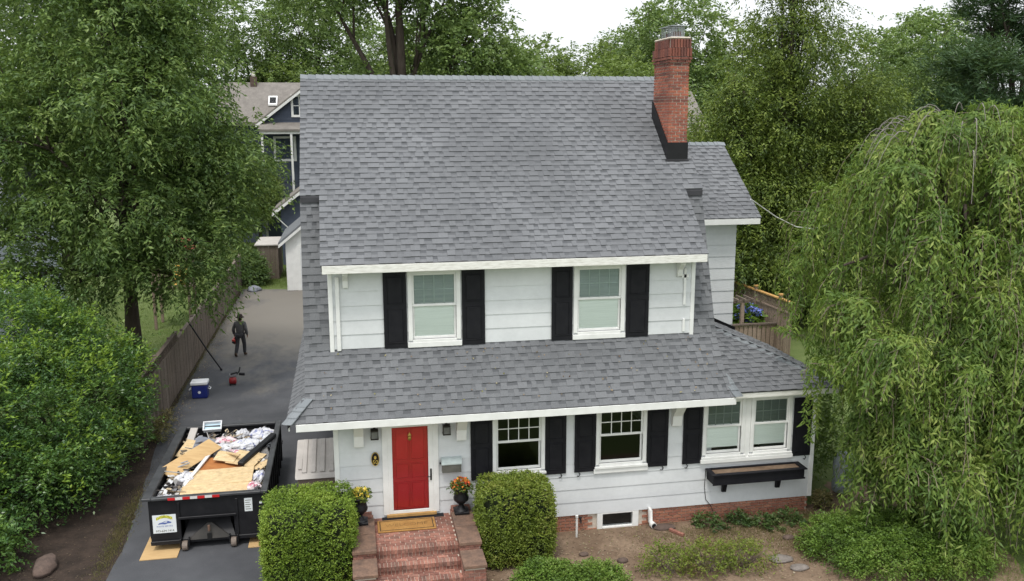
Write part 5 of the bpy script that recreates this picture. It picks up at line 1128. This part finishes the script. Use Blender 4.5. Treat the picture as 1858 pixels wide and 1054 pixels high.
for i, (x, y, s, lb) in enumerate(((16.1, 15.3, .8, 'hydrangea bush with few flowers behind the pergola post'), (17.1, 15.0, .75, 'hydrangea bush with most blue flower heads behind the low fence'), (17.5, 16.4, .6, 'hydrangea bush at the right end of the low fence'))):
    h = loose('hydrangea', [((x, y, 1.0), (s, s*.8, .95))], lb, 'hydrangea_leaf', 420, 6, .2, .20, .13, group='hydrangeas behind the low fence', stems=5)
    for k in range((2, 7, 2)[i]):
        a = rnd.uniform(0, 6.28); r_ = rnd.uniform(.2, .95)*s; c_ = (x+math.cos(a)*r_, y-abs(math.sin(a))*r_*.7, 1.55+rnd.uniform(-.15, .4))
        p = np.array(c_)+rdir(70)*.15; part('flower_head', leaves('flower_head', p, rdir(70), p-np.array(c_), .08, .08, 'hydrangea_blue', .1), None, h)
tag(part('overhead_wire', MB().tube([(11.85, 4.2, 7.62)]+[(11.85+(24-11.85)*t, 4.2+(20-4.2)*t, 7.62-2.6*t-1.1*math.sin(math.pi*t)*.6) for t in (.2, .4, .6, .8, 1)], .018, 5), 'tape_white'), 'pale service wire running from the rear wing eave to the trees', 'wire')

# ------------------------------------------------------------------ trees
leafm('ash_leaf', [(.036, .07, .024), (.085, .15, .042), (.16, .245, .064), (.30, .39, .12)], .35)
leafm('laurel_leaf', [(.026, .064, .022), (.052, .122, .032), (.098, .195, .04), (.18, .295, .055)], .3, .35, .5)
leafm('shoot_leaf', [(.14, .24, .03), (.20, .32, .04), (.27, .38, .05)], .35, .4, .4)
leafm('weep_leaf', [(.06, .115, .026), (.125, .21, .04), (.21, .30, .058), (.36, .42, .11)], .4)
leafm('maple_leaf', [(.055, .095, .034), (.125, .20, .06), (.20, .29, .088), (.28, .36, .13)], .35)
leafm('light_leaf', [(.08, .13, .032), (.14, .205, .05), (.195, .27, .07), (.24, .31, .09)], .4)
leafm('hemlock_leaf', [(.03, .056, .016), (.08, .125, .026), (.165, .225, .042), (.28, .34, .07)], .3)
leafm('dark_leaf', [(.036, .07, .028), (.075, .13, .042), (.12, .19, .056), (.18, .25, .075)], .3)
leafm('pine_leaf', [(.035, .07, .035), (.06, .115, .048), (.10, .165, .065)], .25)
def make_tree(name, label, loc, blobs, n, k, slen, L, Wd, mat, height, r, group=None, droop=.3, lo=.6, bark='bark', cat='tree', flat=.5, lean=(0, 0), up=.15, jit=.5, inside=.3, clump=(6, (.55, .55, .35))):
    t = thing(name, label, cat, loc, group, world=False)
    p, d = clumped(blobs, n, *clump, lo, up, inside) if clump else blob_points(blobs, n, lo, up, inside)
    c = part('crown', leaves('crown', *sprays(p, d, k, slen, L, Wd, droop, flat, jit), mat), None); c.parent = t
    tr = part('trunk', tree_trunk(height, r, blobs, lean=lean), bark, None, smooth=True); tr.parent = t
    return t
TG = 'trees behind the house'
make_tree('ash_tree', 'large dark green broadleaf tree overhanging the driveway at the left', (-7.5, 14.2, 0),
  [((0, 0, 9.8), (3.6, 3.2, 3.0)), ((-.2, 0, 13.2), (3.3, 3.2, 3.0)), ((2.3, -.5, 9.0), (2.0, 2.0, 1.8)), ((3.8, .2, 8.1), (1.5, 1.5, 1.25)), ((3.2, .2, 6.7), (1.5, 1.4, 1.0)), ((2.6, -1.3, 5.6), (1.9, 1.7, 1.4)), ((-3.6, -.6, 8.2), (2.7, 2.4, 2.1)), ((-4.4, 0, 11.4), (2.7, 2.4, 2.4)),
   ((2.0, .3, 12.2), (1.9, 1.9, 1.8)), ((-2.6, -1.4, 5.6), (2.0, 1.8, 1.5)), ((.2, -2.2, 7.2), (2.2, 1.8, 1.6)), ((3.0, .4, 9.6), (1.3, 1.3, 1.1)), ((-1, 0, 16), (3, 2.8, 2.4)), ((1.6, .2, 15), (2.2, 2.2, 1.9)), ((2.4, -.6, 4.1), (1.3, 1.2, .8)), ((-5.6, -.8, 6.0), (1.7, 1.6, 1.3)), ((-1.4, -1.6, 4.3), (1.5, 1.3, .9)), ((.9, -1.9, 4.9), (1.4, 1.2, .9)), ((-4.4, -1.0, 4.3), (1.7, 1.5, 1.0)), ((.9, -2.6, 10.6), (2.0, 1.6, 1.5)), ((-2.0, -2.4, 9.6), (2.0, 1.6, 1.5))],
  12500, 12, .5, .19, .066, 'ash_leaf', 12, .30, droop=.6, lo=.5, up=.05, clump=(20, (.52, .52, .30)))
BSH = thing('laurel_shrub', 'big glossy green shrub filling the left foreground beside the driveway', 'shrub', (-7.9, 6, 0))
bl = [((-7.5, 6.6, 1.9), (1.75, 2.6, 1.75)), ((-8.6, 4.6, 2.1), (2.0, 2.0, 1.9)), ((-9.6, 7.2, 3.0), (2.4, 2.6, 2.2)), ((-7.15, 9.2, 1.7), (1.15, 1.6, 1.5)), ((-7.4, 4.2, 1.5), (1.35, 1.6, 1.1)), ((-10.2, 4.2, 2.6), (2.0, 1.8, 2.0)), ((-8.2, 7.4, 3.4), (1.3, 1.5, 1.1)), ((-9.2, 3.4, 2.6), (1.2, 1.1, 1.2))]
bl += [((-6.95, 5.6, .95), (1.05, 1.8, .9)), ((-7.5, 3.3, 1.1), (1.45, 1.4, .95)), ((-9.0, 2.7, 1.5), (1.6, 1.3, 1.2)), ((-6.7, 7.6, 1.1), (.85, 1.4, 1.0)), ((-6.75, 8.4, 2.0), (.8, 1.2, 1.0))]
p, d = clumped(bl, 10500, 7, (.24, .24, .16), .66, .2, .2); part('foliage', leaves('foliage', *sprays(p, d, 13, .34, .10, .042, .15, .6, .6), 'laurel_leaf'), None, BSH)
m = MB()
for c, rr in bl:
    for _ in range(4): limb(m, (c[0]*.6-7.9*.4, c[1]*.6+6*.4, -.05), (c[0]+rnd.uniform(-.6, .6)*rr[0], c[1]+rnd.uniform(-.6, .6)*rr[1], c[2]+rnd.uniform(-.2, .7)*rr[2]), .05, .012, .1, 5, 5)
part('stem', m, 'bark', BSH)
p, d = blob_points(bl, 480, .97, .6, 0); part('new_shoots', leaves('new_shoots', *sprays(p, d+np.array([0, 0, .4]), 13, .55, .14, .055, -.1, .5, .4), 'shoot_leaf'), None, BSH)
loose('laurel_shrub', [((-7.75, .55, .45), (.75, .8, .75)), ((-8.6, .2, .6), (.9, .9, .9)), ((-8.4, 1.5, .5), (.8, .7, .7))], 'smaller bluish green shrub at the bottom left corner', 'laurel_leaf', 900, 10, .3, .11, .05)
loose('fence_shrub', [((-5.5, 35.9, .9), (.9, 1.0, 1.0)), ((-5.0, 35.2, .5), (.6, .6, .6))], 'rounded dark shrub at the far end of the wooden fence', 'dark_leaf', 600, 10, .4, .16, .08)
loose('fence_weeds', [((-5.55, 8.6, .25), (.25, .5, .35)), ((-5.6, 9.8, .2), (.22, .4, .3))], 'weedy tuft at the near end of the wooden fence', 'dry_grass', 90, 7, .2, .14, .03, cat='weeds', stems=3)

# weeping tree
WT = thing('weeping_tree', 'large weeping tree with long hanging yellow-green branches at the right edge', 'tree', (15.2, -.3, 0), world=False)
m = MB(); m.tube([(0, 0, -.1), (.05, .05, .8), (-.1, .05, 2.4), (.0, -.05, 4.4), (.1, .1, 6.6)], [.42, .30, .26, .22, .15], 10)
ends = []
for i in range(17):
    a = i*2.4; rr = rnd.uniform(1.4, 3.4); q = [Vector((0, 0, 4.0+i*.13))]
    for tt in (.25, .5, .75, 1): q.append(Vector((math.cos(a)*rr*tt, math.sin(a)*rr*.8*tt, 4.0+i*.13+(3.9-.5*rr)*math.sin(tt*2.0)+rnd.uniform(-.1, .1))))
    m.tube(q, [.10, .08, .06, .045, .03], 6); ends.append(q)
part('trunk', m, 'bark', None, smooth=True).parent = WT
EXTRA = [(-3.0, -1.3, 2.3), (-2.7, -1.5, 1.9), (-2.6, -1.1, 3.0), (-2.9, -1.0, 2.7), (-2.4, -1.8, 1.7), (-2.3, -1.0, 2.7), (-1.9, -1.5, 2.5), (-1.4, -1.7, 2.3), (-.8, -2.3, 2.5), (-.2, -2.7, 2.7), (.6, -2.9, 2.9), (-2.0, -.7, 3.4), (-2.5, -.7, 3.7), (-1.0, -2.0, 1.9), (.2, -2.4, 2.0), (1.4, -2.6, 2.4), (-1.7, -1.2, 1.9), (-2.2, -1.3, 2.0), (-.4, -1.6, 3.2), (.9, -2.0, 3.4)]
def weeping(nf):
    """branch tips spread through the dome, each pouring out a fountain of hanging leafy shoots"""
    P = []; A = []; Nn = []; tw = MB()
    for s in range(nf):
        a = rnd.uniform(0, 2*math.pi); rho = math.sqrt(rnd.uniform(.0, .92)); skirt = s >= nf*.62
        if skirt: a = rnd.uniform(3.25, 6.5); rho = rnd.uniform(.62, 1.10)
        lump = 1+.09*math.sin(a*5+1)+.06*math.sin(a*9)
        tier = rnd.choice((1, 1, 1, .8, .6)) if rho < .75 else rnd.choice((1, .85, .7, .5))
        zc = (3.6+6.5*math.sqrt(max(0, 1-(rho*.95)**2)))*tier+rnd.uniform(-.35, .1)
        if skirt: zc = rnd.uniform(1.7, 5.4)
        cx, cy = math.cos(a)*4.15*rho*lump, math.sin(a)*3.3*rho*lump
        if s < len(EXTRA): (cx, cy, zc), tier = EXTRA[s], 1
        if math.sin(a) > .55 and rho > .5 and tier < .9: continue          # the far side hides itself
        for k in range(rnd.randint(16, 30)):
            b = (a if s >= len(EXTRA) else 4.4)+rnd.gauss(0, 1.3); o_ = Vector((math.cos(b), math.sin(b), 0)); push = rnd.uniform(.15, 1.0); ln = rnd.choice((.7, 1.0, 1.4, 1.9, 2.6))*rnd.uniform(.8, 1.2)
            st = .075; ph = rnd.uniform(0, 6); pts = []; rise = rnd.uniform(.05, .35); zend = rnd.choice((.45, .8, 1.2, 1.9))
            for j in range(int(ln/st)):
                t = j*st; u = 1-math.exp(-t*1.8)
                p = Vector((cx, cy, zc))+o_*push*u+Vector((math.sin(t*1.9+ph)*.11, math.cos(t*1.6+ph)*.11, rise*math.sin(min(t, .7)*2.8)-max(0, t-.2)*.95))
                wx, wy = p.x+15.2, p.y-.3; lim = zend
                if s < len(EXTRA): lim = max(.35, zend-.4)
                elif wx < 12.75 and wy > -.6: lim = 4.0+max(0, 12.5-wx)*.45
                elif wx < 12.0: lim = 3.7+.7*math.sin(wx*7)**2
                elif wx < 12.7: lim = max(zend, 1.3+.9*math.sin(wx*9)**2)
                if p.z < lim: break
                pts.append(p)
            if len(pts) < 6: continue
            if k % 3 == 0: tw.tube(pts[::6]+[pts[-1]], .008, 3, False)
            for j, p in enumerate(pts[1:]):
                tan = (pts[min(j+2, len(pts)-1)]-pts[j]).normalized()
                for sg in (-1, 1):
                    if rnd.random() < .3: continue
                    P.append(p+Vector((rnd.gauss(0, .045), rnd.gauss(0, .045), rnd.gauss(0, .04)))); sd2 = tan.cross(o_).normalized()*sg+o_*rnd.uniform(-.3, .7)
                    A.append(tan*.45+sd2*.6+Vector((0, 0, -.5))); Nn.append(o_+Vector((rnd.uniform(-.5, .5), rnd.uniform(-.5, .5), .6)))
    return P, A, Nn, tw
P_, A_, N_, tw = weeping(340)
# one long tress in front of the last shutter
for cx_, cy_, zt_, zb_ in ((-4.05, -.72, 5.4, 2.25), (-3.95, -.80, 5.0, 2.5), (-4.15, -.66, 4.8, 2.7), (-3.85, -.70, 4.6, 2.9)):
    t = 0
    while zt_-t > zb_:
        p = Vector((cx_+.05*math.sin(t*3), cy_+.05*math.cos(t*2), zt_-t)); t += .05
        for sg in (-1, 1): P_.append(p); A_.append(Vector((sg*.6, -.3+rnd.uniform(-.4, .4), -.7))); N_.append(Vector((rnd.uniform(-.5, .5), -1, .4)))
P_ = np.array(P_, float); A_ = np.array(A_, float)+rng.normal(size=(len(P_), 3))*.38
part('crown', leaves('crown', P_+rng.normal(size=P_.shape)*.015, A_, np.array(N_, float), .175*rng.uniform(.45, 1.3, len(P_)), .040*rng.uniform(.6, 1.4, len(P_)), 'weep_leaf'), None).parent = WT
bt = tag(part('hanging_twigs', tw, 'twig', None), kind='stuff'); bt.parent = WT
m = MB()
for i in range(20):
    a = rnd.choice((2.7, 3.3, 3.9))+rnd.gauss(0, .25); r0 = rnd.uniform(.5, 2.6); z = 4.0+6.15*math.sqrt(1-(r0/4.6)**2)
    q = []; ln = rnd.uniform(.6, 1.4)
    for tt in (0, .2, .4, .6, .8, 1):
        rr = r0+ln*tt; q.append((math.cos(a)*rr*.92, math.sin(a)*rr*.78, z+.30*math.sin(tt*2.6)-ln*tt*tt*.85))
    m.tube(q, [.015, .013, .010, .008, .006, .004], 5)
bt = tag(part('bare_twigs', m, 'bark_grey', None), kind='stuff'); bt.parent = WT
pm('cover_grey', (.36, .40, .43), (.27, .30, .33), 4, .6, .4, .03)
tag(part('covered_grill', MB().lathe([(.34, 0), (.36, .15), (.33, .5), (.36, .75), (.33, .92), (.22, 1.06), (.06, 1.12)], (13.25, .75, .1), 16, .85, .7), 'cover_grey', None, .02, True), 'grey covered grill under the weeping tree beside the house corner', 'grill')

# trees behind
make_tree('maple_tree', 'tall forked broadleaf tree right behind the roof ridge', (3.6, 32, 0),
  [((-.6, 0, 19), (3.8, 3.8, 3.2)), ((-4.2, 0, 17.4), (2.8, 2.6, 2.2)), ((2.8, 0, 16.6), (2.2, 2.2, 1.9)), ((4.6, .5, 14.6), (2.1, 2.0, 1.8)), ((3.6, -.6, 13.6), (2.0, 1.8, 1.7)), ((6.1, 1, 12.2), (2.0, 2, 1.7)), ((-3, .5, 21), (3, 3, 2.5)), ((1.6, .5, 21), (2.6, 2.6, 2.3)), ((-1.6, .8, 11.4), (1.9, 1.8, 1.4)), ((1.6, 2.0, 14), (1.6, 1.6, 1.4))],
  5200, 11, .7, .26, .13, 'maple_leaf', 18.5, .55, droop=.3, lo=.5)
ba = make_tree('broadleaf_tree', 'leafy tree far behind left of the blue house roof', (-10.5, 72, 0),
  [((0, 0, 14), (5.5, 5, 4.5)), ((-4, 0, 11), (4, 4, 3.5)), ((4, 0, 12), (4.2, 4, 3.5)), ((1.5, -1, 18.5), (4.5, 4, 3.5)), ((-3, 0, 18), (3.5, 3.5, 3)), ((0, -2.5, 9), (4.5, 3.5, 3)), ((5, -1, 8), (3, 3, 2.5)), ((-5, -1, 7.5), (3, 3, 2.5))],
  3600, 10, .9, .36, .19, 'maple_leaf', 15, .5, TG, lo=.5)
bb = make_tree('broadleaf_tree', 'light green rounded tree behind the middle of the roof ridge', (5.2, 49, 0),
  [((0, 0, 10), (4, 4, 3.4)), ((-3, 0, 8), (2.8, 2.8, 2.4)), ((3, 0, 8.5), (3, 3, 2.5)), ((.5, -.5, 12.6), (2.8, 2.8, 2.2)), ((0, -1.5, 6), (3.5, 3, 2.5))],
  2600, 10, .75, .30, .16, 'light_leaf', 10.5, .35, TG, lo=.5)
copy_tree(ba, (-2.5, 77, 0), 1.2, 1.05, 'leafy tree far behind, above the blue house gable')
copy_tree(ba, (-19, 46, 0), 2.1, .95, 'tall tree behind the big ash at the far left')
copy_tree(ba, (-16.5, 60, 0), 4.0, .9, 'tall tree behind the big ash nearest the blue house')
copy_tree(ba, (8, 92, 0), .4, .98, 'far tree behind the forked maple')
copy_tree(ba, (31.8, 74, 0), 3.1, .84, 'tall far tree immediately left of the chimney')
copy_tree(ba, (29.5, 57, 0), 5.0, .92, 'big leafy tree immediately right of the chimney')
copy_tree(ba, (39.5, 42, 0), 2.6, .74, 'leafy tree behind the right hand evergreens')
copy_tree(ba, (47, 48, 0), .9, .84, 'tall tree far back towards the right edge')
for x, y, s, lb in ((17.6, 62, 1.12, 'pale green tree on the skyline right of the maple'), (23.2, 62, 1.08, 'pale green tree on the skyline between the maple and the chimney'), (19.6, 41, .92, 'small pale tree peeping over the ridge beside the chimney'), (13.5, 58, 1.05, 'pale tree at the foot of the maple crown'), (-4.6, 70, 1.0, 'light tree above the blue house roof'), (36.5, 58, 1.2, 'light tree far back between the evergreens'), (-6.0, 49.6, .46, 'small light tree in front of the blue house porch')):
    copy_tree(bb, (x, y, 0), rnd.uniform(0, 6), s, lb)
def conifer_blobs(h, r, n, thin=.42): return [((rnd.uniform(-.1, .1)*r, rnd.uniform(-.1, .1)*r, h*(.12+.86*i/(n-1))), (r*(1.02-.93*(i/(n-1))**1.1), r*(1.02-.93*(i/(n-1))**1.1), h/n*thin*2)) for i in range(n)]
cf = make_tree('spruce_tree', 'narrow dark spruce on the skyline, the leftmost', (26.8, 86, 0), conifer_blobs(18.0, 3.4, 10), 2600, 11, .8, .42, .16, 'dark_leaf', 16.5, .2, 'conifers on the skyline', droop=.6, lo=.15, up=0)
copy_tree(cf, (30.6, 82, 0), 1, 1.0, 'dark spruce on the skyline, second from the left', 1.06); copy_tree(cf, (33.0, 84, 0), 2, 1.0, 'dark spruce on the skyline nearest the chimney', 1.1)
def hemlock(loc, h, r, label, n, mat='hemlock_leaf', name='hemlock_tree'):
    q = random.Random(int(h*31+r*7)); bl = []
    for i in range(15):
        f = i/14; a = i*2.39996; rr = r*(1.0-.72*f)*q.uniform(.55, .8); off = r*(1-.75*f)*.42
        bl.append(((math.cos(a)*off, math.sin(a)*off, h*(.13+.83*f)), (rr, rr, h*.058+.25)))
    return make_tree(name, label, loc, bl, int(n*1.55), 14, .7, .18, .066, mat, h*.9, .24, 'evergreens right of the house', droop=.7, lo=.42, up=-.02, flat=.9, jit=.5, clump=(16, (.75, .75, .20)))
hemlock((20.8, 20, 0), 18.5, 4.3, 'tallest yellow-green evergreen right of the chimney', 5200)
hemlock((18.4, 19.5, 0), 12.3, 2.8, 'yellow-green evergreen just right of the rear wing roof', 3400)
hemlock((24.4, 19.5, 0), 12.4, 4.0, 'broad yellow-green evergreen behind the weeping tree top', 4200)
hemlock((19.2, 26, 0), 10.0, 2.4, 'golden young evergreen beside the neighbour roof', 1600, 'spirea_leaf')
hemlock((29.5, 25, 0), 12.5, 4.8, 'dark evergreen to the right behind the weeping tree', 4200, 'dark_leaf')
hemlock((36.5, 27, 0), 14.0, 5.2, 'dark evergreen at the right edge behind the pine', 4200, 'dark_leaf')
loose('understorey_shrub', [((22.3, 24, 2.4), (2.6, 2.0, 2.4)), ((19.2, 23.5, 2.0), (2.2, 1.8, 2.0)), ((25.5, 22, 2.6), (2.6, 2, 2.6))], 'dark understorey thicket behind the garden fence', 'dark_leaf', 1900, 11, .5, .2, .09, cat='thicket')
pq = []
for i in range(9):
    a = 2.2+i*.9; z = 6+i*1.35; rr = 3.6-.22*i; pq.append(((math.cos(a)*rr, math.sin(a)*rr*.8, z), (2.3-.12*i, 1.9-.1*i, .55)))
pq += [((-3.0, -.8, 12.4), (2.4, 1.8, .55)), ((-3.4, -.5, 10.2), (2.4, 1.8, .5)), ((0, 0, 17.5), (2.4, 2.2, .9))]
make_tree('pine_tree', 'blue-green pine with flat layered branches at the top right corner', (36.0, 23.5, 0), pq, 5200, 14, .6, .34, .06, 'pine_leaf', 17.5, .32, 'evergreens right of the house', droop=-.3, lo=.3, up=.5, flat=.3)
# the woods beyond everything
n = 5200; xs = rng.uniform(-150, 230, n); ys = rng.uniform(118, 150, n); ht = 9.5+2.2*np.sin(xs*.11)+1.6*np.sin(xs*.31+1)+1.2*np.sin(xs*.7)
zz = ht*rng.random(n)**.55; pc = np.stack([xs, ys+(-zz*.6), zz], 1); dc = np.tile([0, -.7, .7], (n, 1))+rng.normal(size=(n, 3))*.4
tag(part('far_woods', leaves('far_woods', *sprays(pc, dc, 9, 1.5, 1.0, .6, .3, .5), 'maple_leaf'), None), 'distant belt of woods along the horizon', 'woods', kind='stuff')

# few leaves and granule clots lying on the lower slopes
n = 130; xs = rng.uniform(-.4, 9.2, n); ss = rng.uniform(.1, 1.6, n)
P = np.stack([xs, -.605+lw.y*ss, 3.405+lw.z*ss], 1)
tag(part('roof_litter', leaves('roof_litter', P, rng.normal(size=(n, 3)), np.tile([0, -.75, .65], (n, 1))+rng.normal(size=(n, 3))*.2, .06*rng.uniform(.4, 1.3, n), .04, 'litter', .2), None), 'few dead leaves and grit lying on the lower roof slope', 'litter', kind='stuff')
